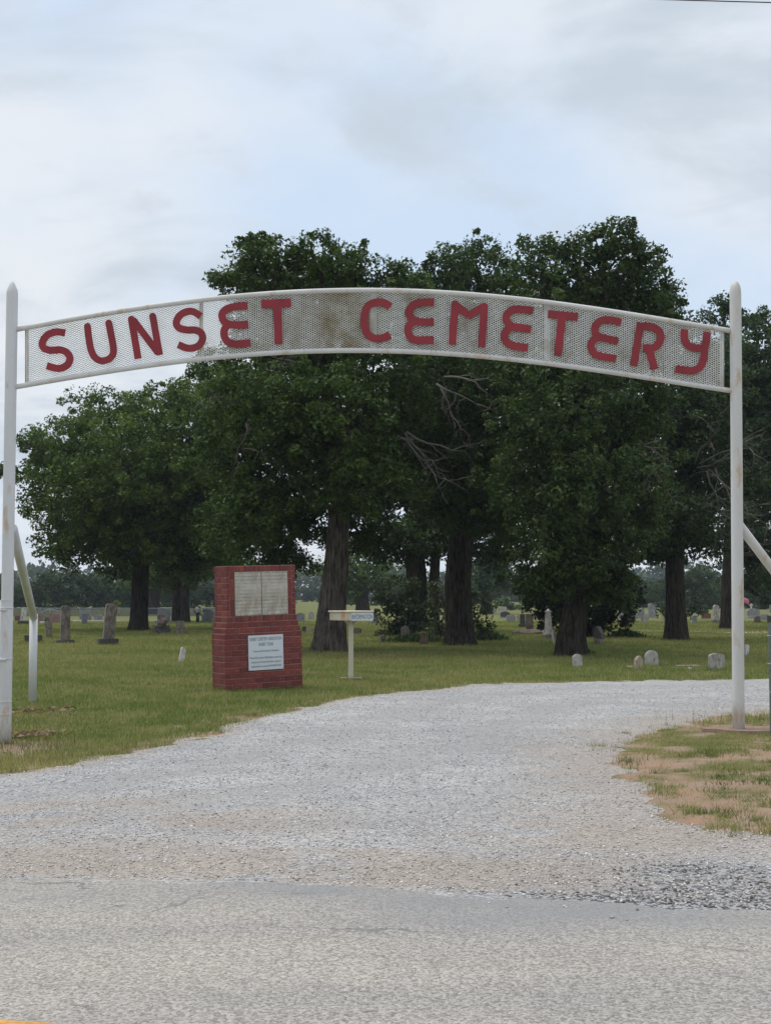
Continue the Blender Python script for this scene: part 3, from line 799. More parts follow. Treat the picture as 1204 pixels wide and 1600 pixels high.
# letters traced as broad strokes
def cr(points, n=7):
    if len(points) == 2: return points
    P = [points[0]] + list(points) + [points[-1]]; o = []
    for i in range(1, len(P) - 2):
        p0, p1, p2, p3 = [np.array(q, float) for q in P[i - 1:i + 3]]
        for s in np.linspace(0, 1, n, endpoint=False):
            o.append(tuple(0.5 * ((2 * p1) + (-p0 + p2) * s + (2 * p0 - 5 * p1 + 4 * p2 - p3) * s * s + (-p0 + 3 * p1 - 3 * p2 + p3) * s ** 3)))
    o.append(tuple(points[-1])); return o
def stroke(bm, pts, width, level, round_ends=(False, False)):
    pts = np.array(cr(pts)); n = len(pts)
    tg = np.gradient(pts, axis=0); tg /= np.linalg.norm(tg, axis=1)[:, None]
    nm = np.stack([-tg[:, 1], tg[:, 0]], -1)
    L = [tuple(p) for p in pts + nm * width / 2]; Rr = [tuple(p) for p in pts - nm * width / 2]
    def capp(p, tdir, ndir):
        return [tuple(p + tdir * math.sin(a) * width / 2 + ndir * math.cos(a) * width / 2) for a in np.linspace(0, math.pi, 9)[1:-1]]
    loop = list(L)
    if round_ends[1]: loop += capp(pts[-1], tg[-1], nm[-1])
    loop += Rr[::-1]
    if round_ends[0]: loop += capp(pts[0], -tg[0], -nm[0])
    yf, yb = -0.030 - 0.0016 * level, -0.022 + 0.0004 * level
    nL = len(L)
    fv = [bm.verts.new(gp(px, py, yf)) for px, py in L]; fr = [bm.verts.new(gp(px, py, yf)) for px, py in Rr]
    bv = [bm.verts.new(gp(px, py, yb)) for px, py in L]; br = [bm.verts.new(gp(px, py, yb)) for px, py in Rr]
    for i in range(nL - 1):
        bm.faces.new((fv[i], fv[i + 1], fr[i + 1], fr[i])); bm.faces.new((bv[i], br[i], br[i + 1], bv[i + 1]))
        bm.faces.new((fv[i], bv[i], bv[i + 1], fv[i + 1])); bm.faces.new((fr[i], fr[i + 1], br[i + 1], br[i]))
    def end(idx, rnd_, tdir, ndir):
        a, b2, c_, d_ = fv[idx], fr[idx], br[idx], bv[idx]
        if not rnd_: bm.faces.new((a, b2, c_, d_)); return
        arc = capp(pts[idx], tdir, ndir)
        fa = [bm.verts.new(gp(px, py, yf)) for px, py in arc]; ba = [bm.verts.new(gp(px, py, yb)) for px, py in arc]
        bm.faces.new([a] + fa + [b2]); bm.faces.new([d_] + ba + [c_])
        fs, bs = [a] + fa + [b2], [d_] + ba + [c_]
        for i in range(len(fs) - 1): bm.faces.new((fs[i], fs[i + 1], bs[i + 1], bs[i]))
    end(0, round_ends[0], -tg[0], nm[0]); end(nL - 1, round_ends[1], tg[-1], nm[-1])
def letter(ch, org, zoom, strokes):
    bm = bmesh.new()
    for lev, s in enumerate(strokes):
        pts, w = s[0], s[1]; re_ = s[2] if len(s) > 2 else (False, False)
        stroke(bm, [(org[0] + u / zoom, org[1] + v / zoom) for u, v in pts], w / zoom, lev, re_)
    bmesh.ops.recalc_face_normals(bm, faces=bm.faces)
    o = bm_obj('letter', bm, M['red'], gate, loc=(0, -GD, 0))
    o['label'] = 'red metal letter ' + ch
A_, B_, C_, D_ = (50, 460), (330, 450), (610, 450), (840, 470)
Z = 4.3
letter('S', A_, Z, [([(228, 262), (190, 256), (150, 258), (105, 280), (76, 325), (85, 362), (130, 378), (195, 376), (240, 395), (260, 432), (245, 473), (205, 497), (160, 498), (105, 482)], 48)])
letter('U', A_, Z, [([(377, 218), (387, 300), (400, 370), (424, 422), (465, 448), (510, 442), (543, 415), (552, 370), (537, 280), (520, 195)], 46, (True, True))])
letter('N', A_, Z, [([(672, 170), (717, 435)], 47, (True, False)), ([(682, 172), (850, 395)], 47), ([(815, 150), (861, 410)], 46, (True, False))])
letter('S', A_, Z, [([(1136, 150), (1090, 121), (1045, 119), (998, 143), (973, 190), (988, 226), (1040, 242), (1100, 243), (1138, 262), (1149, 300), (1130, 340), (1090, 362), (1040, 363), (985, 340)], 48)])
letter('E', B_, Z, [([(245, 122), (175, 127), (112, 142), (78, 172), (80, 212), (110, 243), (175, 252), (250, 247)], 50), ([(110, 250), (90, 288), (92, 332), (120, 368), (175, 380), (267, 370)], 50)])
letter('T', B_, Z, [([(340, 112), (538, 102)], 58), ([(443, 110), (455, 380)], 54)])
letter('C', (400, 420), 3.01, [([(630, 182), (602, 163), (568, 160), (530, 175), (511, 212), (511, 272), (526, 311), (560, 330), (600, 326), (630, 312)], 36)])
letter('E', C_, Z, [([(292, 100), (220, 100), (165, 112), (128, 145), (125, 183), (158, 222), (215, 232), (290, 232)], 52), ([(165, 228), (128, 250), (117, 290), (130, 330), (165, 352), (225, 353), (287, 353)], 52)])
letter('M', C_, Z, [([(432, 112), (412, 384)], 50, (True, False)), ([(430, 112), (527, 192)], 50), ([(520, 192), (626, 126)], 50), ([(627, 128), (610, 400)], 50, (True, False))])
letter('E', C_, Z, [([(955, 155), (880, 147), (820, 150), (780, 182), (777, 222), (812, 260), (870, 270), (940, 282)], 52), ([(820, 262), (777, 290), (762, 330), (780, 370), (825, 392), (920, 405)], 52)])
letter('T', D_, Z, [([(65, 92), (265, 112)], 54), ([(160, 105), (130, 372)], 52)])
letter('E', D_, Z, [([(555, 148), (480, 132), (420, 138), (383, 172), (380, 212), (405, 243), (460, 258), (535, 275)], 50), ([(410, 245), (367, 270), (352, 308), (370, 350), (410, 373), (520, 392)], 50)])
letter('R', D_, Z, [([(686, 150), (638, 440)], 50), ([(690, 173), (750, 178), (800, 200), (820, 245), (803, 293), (765, 320), (700, 320)], 52), ([(738, 320), (780, 464)], 50)])
letter('Y', D_, Z, [([(979, 195), (977, 245), (996, 294), (1040, 318), (1120, 322)], 50), ([(1132, 214), (1115, 330), (1105, 400), (1078, 450), (1030, 472), (918, 460)], 50)])
# braces
def pipe(name, a, b2, r, mat, seg=14):
    P = Parts(); pts = [a + (b2 - a) * s for s in np.linspace(0, 1, 4)]; P.tube(pts, [r] * 4, seg)
    return glink(name, P.mesh(name, mat))
bp_top = at(53, 965, 19.4); gx0, gy0 = bp_top.x, bp_top.y
pipe('brace', at(20, 826, GD), Vector((bp_top.x, bp_top.y, bp_top.z)), 0.052, M['rail'])
P = Parts(); P.tube([Vector((gx0, gy0, zg1(gx0, gy0) - 0.1)), Vector((gx0, gy0, bp_top.z + 0.05))], [0.056, 0.056], 18); glink('brace_post', P.mesh('brace_post', M['white']))
bq = at(1278, 985, 15.4)
pipe('brace', at(1150, 815, GD), bq, 0.05, M['white_rusty'])
P = Parts(); P.tube([Vector((bq.x, bq.y, zg1(bq.x, bq.y) - 0.1)), Vector((bq.x, bq.y, bq.z + 0.05))], [0.056, 0.056], 18); glink('brace_post', P.mesh('brace_post', M['white']))
# concrete footing under the right post
bm = bmesh.new()
fx, fy = rb.x, GD
ring = []
for k in range(16):
    a = 2 * math.pi * k / 16; rr = 0.42 * random.uniform(0.85, 1.12)
    ring.append((fx + 0.12 + math.cos(a) * rr * 1.1, fy + math.sin(a) * rr * 0.75))
zt = zg1(fx, fy) + 0.035
top = [bm.verts.new((x, y, zt + random.uniform(-.006, .006))) for x, y in ring]
bot = [bm.verts.new((x + (x - fx) * .06, y + (y - fy) * .06, zt - 0.12)) for x, y in ring]
bm.faces.new(top)
for k in range(16): bm.faces.new((top[k - 1], bot[k - 1], bot[k], top[k]))
bmesh.ops.recalc_face_normals(bm, faces=bm.faces)
bm_obj('footing', bm, S_REDDIRT, gate, loc=(0, -GD, 0))

# pipe gate panel at the far left, tied to the left post
gpan = thing('pipe_gate_panel', 'thin white pipe gate panel strapped to the left gate post', 'gate', tuple(at(2, 1150, 14.7)) )
go = Vector(gpan.location)
for py in (953, 1031):
    a, b2 = at(10, py, GD - 0.07), at(-130, py + 2, GD + 0.25)
    P = Parts(); P.tube([a - go, b2 - go], [0.012, 0.012], 10); link('rail', P.mesh('rail', M['white']), gpan)
for px in (1.5, -60, -128):
    a, b2 = at(px, 938, 14.72), at(px, 1146, 14.72)
    P = Parts(); P.tube([a - go, b2 - go], [0.012, 0.012], 8); link('upright', P.mesh('upright', M['rail']), gpan)

# steel fence post at the far right
tp = at(1205.5, 1152, 14.1); tpo = thing('steel_fence_post', 'green grey steel fence post at the right edge near the gate', 'fence post', (tp.x, tp.y, 0))
zt = at(1201, 974, 14.1).z
bm = bmesh.new(); add_box(bm, -0.022, 0.022, -0.004, 0.004, -0.2, zt); bm_obj('flange', bm, M['tpost'], tpo)
bm = bmesh.new(); add_box(bm, -0.004, 0.004, 0.004, 0.038, -0.2, zt - 0.002); bm_obj('web', bm, M['tpost'], tpo)
for k in range(3):
    P = Parts(); zz = zt - 0.12 - k * 0.28
    P.tube([Vector((math.cos(a) * 0.03, 0.01 + math.sin(a) * 0.03, zz)) for a in np.linspace(0, 6.283, 13)], [0.003] * 13, 5, False); link('wire_tie', P.mesh('wire_tie', M['white']), tpo)

# ================================================================== brick monument
PHI, LEAN = R(32), R(-1.7)
mx, my = gpt(352, 1079)
mon = thing('brick_monument', 'red brick monument with two marble slabs on the lawn', 'monument', (mx, my, zg1(mx, my) - 0.01), (0, LEAN, PHI))
CH, J = 0.083, 0.0085
brick_cache = {}
def brick(x0, x1, y0, y1, z0, z1, mat='brick'):
    dx_, dy_, dz_ = x1 - x0, y1 - y0, z1 - z0
    key = (round(dx_, 3), round(dy_, 3), round(dz_, 3), mat)
    if key not in brick_cache:
        bm = bmesh.new(); add_box(bm, 0, dx_, 0, dy_, 0, dz_, bev=0.004)
        me = bpy.data.meshes.new('brick'); bm.to_mesh(me); bm.free(); me.materials.append(M[mat]); brick_cache[key] = me
    j = lambda s: random.uniform(-s, s)
    o = link('brick', brick_cache[key], mon, loc=(x0 + j(.0012), y0 + j(.003), z0 + j(.0012)))
    return o
core = bmesh.new()
back = bmesh.new()
def cuts(x0, x1, size, off):
    xs = [x0]; x = x0 + off
    if off > 0.01: xs.append(x)
    while x + size < x1 - 0.03: x += size; xs.append(x)
    xs.append(x1); return xs
def course(x0, x1, y0, y1, z, h, odd, bw=0.245, dep=0.11):
    xs = cuts(x0, x1, bw, bw / 2 + 0.0 if odd else 0.0)
    for a, c_ in zip(xs[:-1], xs[1:]):
        if c_ - a > 0.02: brick(a + J / 2, c_ - J / 2, y0, y0 + dep, z + J / 2, z + h - J / 2)
    # left flank
    ys = [y0 + dep, y0 + dep + 0.125, y1] if not odd else [y0 + dep, y1]
    for a, c_ in zip(ys[:-1], ys[1:]): brick(x0 + J / 2, x0 + dep, a + J, c_, z + J / 2, z + h - J / 2)
    # right flank and back face away from the road
    for a, c_ in zip(ys[:-1], ys[1:]): add_box(back, x1 - dep, x1 - J / 2, a + J, c_, z + J / 2, z + h - J / 2)
    for a, c_ in zip(xs[:-1], xs[1:]):
        if c_ - a > 0.02: add_box(back, a + J / 2 + .001, c_ - J / 2 - .001, y1 + J, y1 + J + 0.06, z + J / 2, z + h - J / 2)
    add_box(core, x0 + 0.012, x1 - 0.012, y0 + 0.010, y1 + 0.05, z, z + h - 0.0003)
def rowlock(x0, x1, y0, y1, z, h, bw=0.072, orange=None):
    n = int(round((x1 - x0) / bw)); w = (x1 - x0) / n
    for i in range(n): brick(x0 + i * w + J / 2, x0 + (i + 1) * w - J / 2, y0, y0 + 0.2, z + J / 2, z + h - J / 2, 'brick_orange' if orange == i else 'brick')
    m_ = 2
    for i in range(m_):
        a = y0 + 0.2 + J + i * (y1 - y0 - 0.2) / m_
        brick(x0 + J / 2, x0 + 0.2, a, a + (y1 - y0 - 0.2) / m_ - J, z + J / 2, z + h - J / 2)
        add_box(back, x1 - 0.2, x1 - J / 2, a, a + (y1 - y0 - 0.2) / m_ - J, z + J / 2, z + h - J / 2)
    for i in range(n): add_box(back, x0 + i * w + J / 2, x0 + (i + 1) * w - J / 2, y1 + J, y1 + J + 0.06, z + J / 2, z + h - J / 2)
    add_box(core, x0 + 0.012, x1 - 0.012, y0 + 0.010, y1 + 0.05, z, z + h - 0.0003)
z = -0.06
for i in range(11):
    jx = random.uniform(-.003, .003)
    course(0.0 + jx, 1.30 + jx, 0, 0.37, z, CH, i % 2); z += CH
course(0.018, 1.278, 0.008, 0.37, z, CH, 0); z += CH
course(0.036, 1.256, 0.016, 0.37, z, CH, 1); z += CH
rowlock(0.05, 1.235, 0.020, 0.37, z, 0.086); z += 0.086
ux0, ux1 = 0.062, 1.222; z_up = z
hc = 0.058; sc_ = 0.076
for i in range(8):
    zz = z_up + i * CH
    # end bricks of the pilasters
    for a, c_ in ((ux0, ux0 + hc), (ux1 - hc, ux1)): brick(a + J / 2, c_ - J / 2, 0.024, 0.024 + (0.12 if i % 2 else 0.22), zz + J / 2, zz + CH - J / 2)
    ya = 0.024 + (0.12 if i % 2 else 0.22)
    for a, c_ in ((ya + J, 0.37),):
        brick(ux0 + J / 2, ux0 + 0.1, a, c_, zz + J / 2, zz + CH - J / 2)
        add_box(back, ux1 - 0.1, ux1 - J / 2, a, c_, zz + J / 2, zz + CH - J / 2)
    xs = cuts(ux0, ux1, 0.245, 0.12 if i % 2 else 0)
    for a, c_ in zip(xs[:-1], xs[1:]): add_box(back, a + J / 2, c_ - J / 2, 0.378, 0.44, zz + J / 2, zz + CH - J / 2)
add_box(core, ux0 + 0.012, ux1 - 0.012, 0.046, 0.42, z_up, z_up + 8 * CH - 0.0003)
add_box(core, ux0 + 0.012, ux0 + hc + sc_ - 0.002, 0.034, 0.047, z_up, z_up + 8 * CH - 0.0006)
add_box(core, ux1 - hc - sc_ + 0.002, ux1 - 0.012, 0.034, 0.047, z_up, z_up + 8 * CH - 0.0006)
H8 = 8 * CH
for a, c_ in ((ux0 + hc, ux0 + hc + sc_), (ux1 - hc - sc_, ux1 - hc)):
    zs = [0, 0.265, 0.545, H8]
    for s0, s1 in zip(zs[:-1], zs[1:]): brick(a + J / 2, c_ - J / 2, 0.024, 0.12, z_up + s0 + J / 2, z_up + s1 - J / 2)
xa, xb = ux0 + hc + sc_ + 0.004, ux1 - hc - sc_ - 0.004; xm = xa + (xb - xa) * 0.50
for a, c_, lab in ((xa, xm - 0.004, 'left marble slab, stained and flaking'), (xm + 0.004, xb, 'right marble slab with worn engraved lines')):
    bm = bmesh.new(); add_box(bm, 0, c_ - a, 0, 0.05, 0, H8 - 0.012, bev=0.006)
    o = bm_obj('marble_slab', bm, M['marble'], mon, loc=(a, 0.016 if a == xa else 0.012, z_up + 0.006)); o['label'] = lab
z = z_up + H8
rowlock(ux0 - 0.004, ux1 + 0.004, 0.018, 0.37, z, 0.088, 0.072, orange=3); z += 0.088
bm_obj('mortar', core, M['mortar'], mon)
o = bm_obj('brickwork', back, M['brick'], mon); o['kind'] = 'stuff'
# white notice on the front
sx0, sz0, sw, sh_ = 0.385, 0.295, 0.585, 0.52
plate = box_obj('notice_board', (0, sw, -0.006, 0, 0, sh_), M['sign_white'], mon, bev=0.0015, loc=(sx0, -0.008, sz0))
plate['label'] = 'white notice with cemetery association text'
def text_mesh(body, size, mat, depth=0.0):
    cu = bpy.data.curves.new('lettering', 'FONT'); cu.body = body; cu.size = size; cu.align_x = 'CENTER'; cu.extrude = depth
    ob = bpy.data.objects.new('lettering', cu); COL.objects.link(ob)
    dg = bpy.context.evaluated_depsgraph_get()
    me = bpy.data.meshes.new_from_object(ob.evaluated_get(dg)); bpy.data.objects.remove(ob); bpy.data.curves.remove(cu)
    me.materials.clear(); me.materials.append(mat)
    co = np.empty(len(me.vertices) * 3, np.float32); me.vertices.foreach_get('co', co); co = co.reshape(-1, 3)
    return me, co
def lettering(body, parent, cx, z0, width, height, y, mat=M['ink']):
    me, co = text_mesh(body, 1.0, mat)
    wd = co[:, 0].max() - co[:, 0].min(); mid = (co[:, 0].max() + co[:, 0].min()) / 2
    cap = 0.70
    co[:, 0] = (co[:, 0] - mid) * width / wd; co[:, 1] *= height / cap
    new = np.stack([co[:, 0], np.zeros(len(co)), co[:, 1]], -1).astype(np.float32)
    me.vertices.foreach_set('co', new.ravel()); me.update()
    return link('lettering', me, parent, loc=(cx, y, z0))
cxs = sw / 2; yy = -0.0075
lettering('SUNSET CEMETERY ASSOCIATION', plate, cxs, 0.440, 0.535, 0.046, yy)
lettering('SUNSET, TEXAS', plate, cxs, 0.360, 0.245, 0.046, yy)
lettering('Property Maintained by Donations', plate, cxs, 0.272, 0.43, 0.028, yy)
lettering('Please find contact information concerning', plate, cxs, 0.172, 0.53, 0.030, yy)
lettering('donations, lot sales & location of graves', plate, cxs, 0.108, 0.49, 0.030, yy)
lettering('inside metal box marked INFORMATION', plate, cxs, 0.044, 0.50, 0.030, yy)
for u, w_ in ((0.02, 0.02), (sw - 0.02, 0.02), (0.02, sh_ - 0.02), (sw - 0.02, sh_ - 0.02)):
    bm = bmesh.new(); bmesh.ops.create_uvsphere(bm, u_segments=8, v_segments=5, radius=0.006)
    bm_obj('screw', bm, M['rail'], plate, loc=(u, -0.007, w_))

# ================================================================== information box
BD = 23.0
bx, by = gpt(548, 1062.5)
info = thing('information_box', 'cream metal box lettered INFORMATION on a post beside the monument', 'information box', (bx, by, zg1(bx, by)), (0, 0, R(45)))
hb = 0.25; zb, ztp = 0.985, 1.115
bm = bmesh.new(); add_box(bm, -hb, hb, -hb, hb, zb, ztp, bev=0.004); bm_obj('box', bm, M['box'], info)
bm = bmesh.new(); add_box(bm, -hb - 0.02, hb + 0.02, -hb - 0.02, hb + 0.02, ztp + 0.001, ztp + 0.028, bev=0.006)
for v in bm.verts:
    if v.co.z > ztp + 0.02: v.co.z += 0.03 * (1 - max(abs(v.co.x), abs(v.co.y)) / (hb + 0.02))
bm_obj('lid', bm, M['box'], info)
bm = bmesh.new(); add_box(bm, -0.038, 0.038, -0.038, 0.038, -0.1, zb - 0.002, bev=0.006); bm_obj('post', bm, M['cream_rusty'], info, rot=(0, 0, R(-38)))
for a in (0, 90, 180, 270):
    bm = bmesh.new(); vs_ = [bm.verts.new(c) for c in ((0.03, -.004, zb - .004), (0.16, -.004, zb - .004), (0.03, -.004, zb - .10), (0.03, .004, zb - .004), (0.16, .004, zb - .004), (0.03, .004, zb - .10))]
    for f in ((0, 1, 2), (3, 5, 4), (0, 3, 4, 1), (1, 4, 5, 2), (2, 5, 3, 0)): bm.faces.new([vs_[k] for k in f])
    bm_obj('gusset', bm, M['cream_rusty'], info, rot=(0, 0, R(a)))
pl = box_obj('name_plate', (-hb + 0.005, hb + 0.012, -0.008, 0, -0.006, 0.116), M['sign_white'], info, loc=(0, -hb - 0.004, zb + 0.004))
lettering('INFORMATION', pl, 0.004, 0.015, 0.47, 0.082, -0.0095)
bm = bmesh.new(); r0 = bmesh.ops.create_circle(bm, cap_ends=True, segments=14, radius=0.19)
for v in bm.verts: v.co *= random.uniform(0.85, 1.1)
ex = bmesh.ops.extrude_face_region(bm, geom=bm.faces[:])
for v in [g_ for g_ in ex['geom'] if isinstance(g_, bmesh.types.BMVert)]: v.co.z += 0.05
bmesh.ops.recalc_face_normals(bm, faces=bm.faces)
bm_obj('footing', bm, S_CONC, info, loc=(0, 0, -0.012))

# ================================================================== gravestones
def tablet_mesh(w, h, t_, top='round', jit=0.01):
    bm = bmesh.new(); prof = [(-w / 2, 0), (w / 2, 0)]
    if top == 'flat': prof += [(w / 2, h), (-w / 2, h)]
    elif top == 'round':
        r = w / 2
        prof += [(r * math.cos(a), h - r * 0.85 + r * 0.85 * math.sin(a)) for a in np.linspace(0, math.pi, 12)]
    elif top == 'low':
        prof += [(w / 2 * math.cos(a), h - w * 0.22 + w * 0.22 * math.sin(a)) for a in np.linspace(0, math.pi, 12)]
    elif top == 'gothic':
        prof += [(w / 2, h * 0.72), (w * 0.38, h * 0.86), (w * 0.18, h * 0.96), (0, h), (-w * 0.18, h * 0.96), (-w * 0.38, h * 0.86), (-w / 2, h * 0.72)]
    elif top == 'point':
        prof += [(w / 2, h * 0.8), (0, h), (-w / 2, h * 0.78)]
    elif top == 'shoulder':
        prof += [(w / 2, h * 0.78), (w * 0.36, h * 0.80)] + [(w * 0.34 * math.cos(a), h * 0.82 + h * 0.18 * math.sin(a)) for a in np.linspace(0.1, math.pi - 0.1, 9)] + [(-w * 0.36, h * 0.80), (-w / 2, h * 0.78)]
    elif top == 'broken':
        prof += [(w / 2, h * 0.80), (w * 0.3, h * 0.93), (w * 0.05, h * 0.9), (-w * 0.2, h), (-w / 2, h * 0.86)]
    f = [bm.verts.new((x + random.uniform(-jit, jit) * w, -t_ / 2, z_)) for x, z_ in prof]
    bk = [bm.verts.new((v.co.x, t_ / 2, v.co.z)) for v in f]
    bm.faces.new(f); bm.faces.new(bk[::-1])
    for i in range(len(f)): bm.faces.new((f[i - 1], bk[i - 1], bk[i], f[i]))
    bmesh.ops.recalc_face_normals(bm, faces=bm.faces)
    es = [e_ for e_ in bm.edges if len(e_.link_faces) == 2 and e_.calc_face_angle() > 0.9]
    bmesh.ops.bevel(bm, geom=es, offset=min(0.012, t_ * 0.15), segments=2, affect='EDGES')
    return bm
def frustum(bm, w0, d0, w1, d1, z0, z1):
    lo = [bm.verts.new((sx * w0 / 2, sy * d0 / 2, z0)) for sx, sy in ((-1, -1), (1, -1), (1, 1), (-1, 1))]
    if w1 < 1e-4:
        tp_ = bm.verts.new((0, 0, z1)); bm.faces.new(lo[::-1])
        for i in range(4): bm.faces.new((lo[i - 1], lo[i], tp_))
        return
    hi_ = [bm.verts.new((sx * w1 / 2, sy * d1 / 2, z1)) for sx, sy in ((-1, -1), (1, -1), (1, 1), (-1, 1))]
    bm.faces.new(lo[::-1]); bm.faces.new(hi_)
    for i in range(4): bm.faces.new((lo[i - 1], lo[i], hi_[i], hi_[i - 1]))
def grave(px, pyb, wpx, hpx, label, mat, top='round', thick=0.35, rz=0, tilt=(0, 0), base=None, name='headstone', cat='headstone', group=None, bmat=None, kind='tablet'):
    """base = (width factor, height in pixels)"""
    x, y = gpt(px, pyb); s = y / F; w, h = wpx * s, hpx * s; zz = zg1(x, y) - 0.02
    y += w * thick * 0.5; x = (px - 602) / F * y * 1.0006
    if base is None and kind == 'tablet':
        o = bm_obj(name, tablet_mesh(w, h + 0.06, w * thick, top), mat, None, (x, y, zz - 0.04), (R(tilt[0]), R(tilt[1]), R(rz)))
        return tag(o, label, cat, group)
    o = thing(name, label, cat, (x, y, zz), (0, 0, R(rz)), group)
    bh = 0.0
    if base:
        bh = base[1] * s; bw_ = w * base[0]
        bm = bmesh.new(); add_box(bm, -bw_ / 2, bw_ / 2, -max(w * thick * 1.6, bw_ * 0.3) / 2, max(w * thick * 1.6, bw_ * 0.3) / 2, -0.06, bh + 0.02, bev=0.015, jit=0.01); bm_obj('base', bm, bmat or mat, o)
        bh += 0.02
    if kind == 'tablet':
        bm_obj('tablet', tablet_mesh(w, h - bh, w * thick, top), mat, o, (0, 0, bh - 0.003), (R(tilt[0]), R(tilt[1]), 0))
    elif kind == 'obelisk':
        hh = h - bh; bm = bmesh.new(); frustum(bm, w * 1.25, w * 1.25, w * 1.15, w * 1.15, 0, hh * 0.16); bm_obj('plinth', bm, mat, o, (0, 0, bh - 0.002))
        bm = bmesh.new(); frustum(bm, w * 0.95, w * 0.95, w * 0.62, w * 0.62, 0, hh * 0.70); bm_obj('shaft', bm, mat, o, (0, 0, bh + hh * 0.158), (R(tilt[0]), R(tilt[1]), 0))
        bm = bmesh.new(); frustum(bm, w * 0.85, w * 0.85, w * 0.85, w * 0.85, 0, hh * 0.035); frustum(bm, w * 0.62, w * 0.62, 0, 0, hh * 0.0352, hh * 0.145); bm_obj('cap', bm, mat, o, (0, 0, bh + hh * 0.857))
    elif kind == 'slant':
        hh = h - bh; bm = bmesh.new(); d0, d1 = w * 0.75, w * 0.38
        pr = [(-d0 / 2, 0), (d0 / 2, 0), (d0 / 2, hh * 0.93), (d0 / 2 - d1 * 0.5, hh), (d0 / 2 - d1, hh * 0.95), (-d0 / 2, hh * 0.32)]
        a_ = [bm.verts.new((-w / 2, q[0], q[1])) for q in pr]; c_ = [bm.verts.new((w / 2, q[0], q[1])) for q in pr]
        bm.faces.new(a_); bm.faces.new(c_[::-1])
        for i in range(len(pr)): bm.faces.new((a_[i - 1], a_[i], c_[i], c_[i - 1]))
        bmesh.ops.recalc_face_normals(bm, faces=bm.faces); bm_obj('die', bm, mat, o, (0, 0, bh - 0.003))
    return o
G = grave
# --- left side, near to far
G(284.5, 1034, 8.5, 23, 'small white broken slab standing alone in the lawn left of the monument', S_WHITE, 'broken', 0.5, 25, (0, 9))
G(171, 1008, 17, 66, 'tall weathered grey shaft leaning right on a dark square base', S_OLD, 'low', 0.75, 20, (0, 5), (1.75, 10), bmat=S_DARK)
G(104, 1005, 14, 60, 'tall upright weathered shaft on a thin dark base right of the left brace post', S_OLD, 'low', 0.8, 18, (0, 0.5), (2.0, 5), bmat=S_DARK)
G(55, 1004, 11, 44, 'dark shaft on a dark block base half hidden by the left brace post', S_DARK, 'low', 0.8, 10, (0, 0), (2.4, 12), bmat=S_DARK)
G(79, 996, 10, 25, 'small dark flat topped stone between brace post and tall shaft', S_OLD, 'low', 0.7, 20, (0, -2), bmat=S_DARK)
G(38.5, 976, 8.5, 28, 'slim white tablet with rounded top on dark base behind the left brace', S_WHITE, 'round', 0.4, 10, (-5, 4), (1.9, 6), bmat=S_DARK)
G(75.5, 978, 7, 15, 'small rust brown stone behind the small dark stone', S_BROWN, 'point', 0.5, 0)
G(134, 976, 8.5, 17, 'small dark rounded stone between the two tall shafts', S_GRANITE, 'low', 0.6, 10)
G(29.5, 970, 8, 8, 'low red granite marker near the left gate post', S_RED, 'flat', 0.5)
G(64.5, 972, 9, 14, 'pinkish rounded headstone just right of the left brace', S_PINK, 'low', 0.4)
G(71.5, 971, 10, 9, 'low grey block headstone left of the pink granite one', S_GREY, 'flat', 0.5)
G(88, 973.5, 20, 16, 'wide pink granite headstone with bowed top', S_PINK, 'low', 0.3, base=(1.2, 3))
G(135.5, 971, 18, 19, 'large square grey headstone behind the two tall shafts', S_GREY, 'flat', 0.4, base=(1.2, 3))
G(155, 971.5, 13, 12, 'low grey headstone just left of the leaning shaft', S_GREY, 'low', 0.4, base=(1.3, 3))
G(257.5, 974, 20, 24, 'large grey granite headstone with wide base behind the broken rubble stone', S_GRANITE, 'low', 0.35, base=(1.3, 4))
G(283, 991, 12, 22, 'square grey die stone on a broad low base', S_OLD, 'flat', 0.6, 8, base=(1.75, 5))
G(326, 972.5, 19, 21, 'dark grey headstone with shaped top left of the monument', S_GRANITE, 'shoulder', 0.4, base=(1.2, 3))
G(335.5, 985, 6, 25, 'pale tan slab peeking out from behind the monument', S_TAN, 'low', 0.8)
# rubble marker
x, y = gpt(253, 990); rub = thing('rubble_marker', 'pile of broken reddish rocks under the left oaks', 'stone marker', (x, y, zg1(x, y)))
for i, (u, w_, h_, r_, mt) in enumerate(((0, 0.0, 0.10, 0.26, S_DARK), (-.14, .05, .16, .19, S_BROWN), (.16, -.03, .17, .18, S_DARK), (0.02, .02, .36, .19, S_BROWN), (.06, 0, .52, .15, S_PINK), (-.04, .03, .62, .12, S_BROWN))):
    bm = bmesh.new(); bmesh.ops.create_cube(bm, size=r_ * 1.5)
    bmesh.ops.subdivide_edges(bm, edges=bm.edges[:], cuts=2, use_grid_fill=True)
    for v in bm.verts: v.co *= 1 + 0.55 * mnoise.noise(v.co * 5 + Vector((i * 7, 0, 0))); v.co.z *= 0.8
    bmesh.ops.rotate(bm, verts=bm.verts, cent=(0, 0, 0), matrix=Matrix.Rotation(i * 0.9, 3, 'Z') @ Matrix.Rotation(0.3 * math.sin(i * 2), 3, 'X'))
    bm_obj('rock', bm, mt, rub, (u, w_, h_))
# white kerb of a far plot on the left
def kerb(px0, px1, py, label, mat, h=2.5):
    a, c_ = gpt(px0, py), gpt(px1, py); s = a[1] / F
    bm = bmesh.new(); add_box(bm, 0, c_[0] - a[0], 0, 0.3, -0.05, h * s, bev=0.01, jit=0.008)
    tag(bm_obj('plot_kerb', bm, mat, None, (a[0], a[1], 0)), label, 'plot kerb')
kerb(112, 212, 972, 'long white concrete plot kerb behind the leaning shaft', S_WHITE)
kerb(222, 248, 972.5, 'short pale plot kerb right of the left oak trunk', S_LIGHT)
kerb(62, 76, 974, 'short white plot kerb near the left brace', S_WHITE)
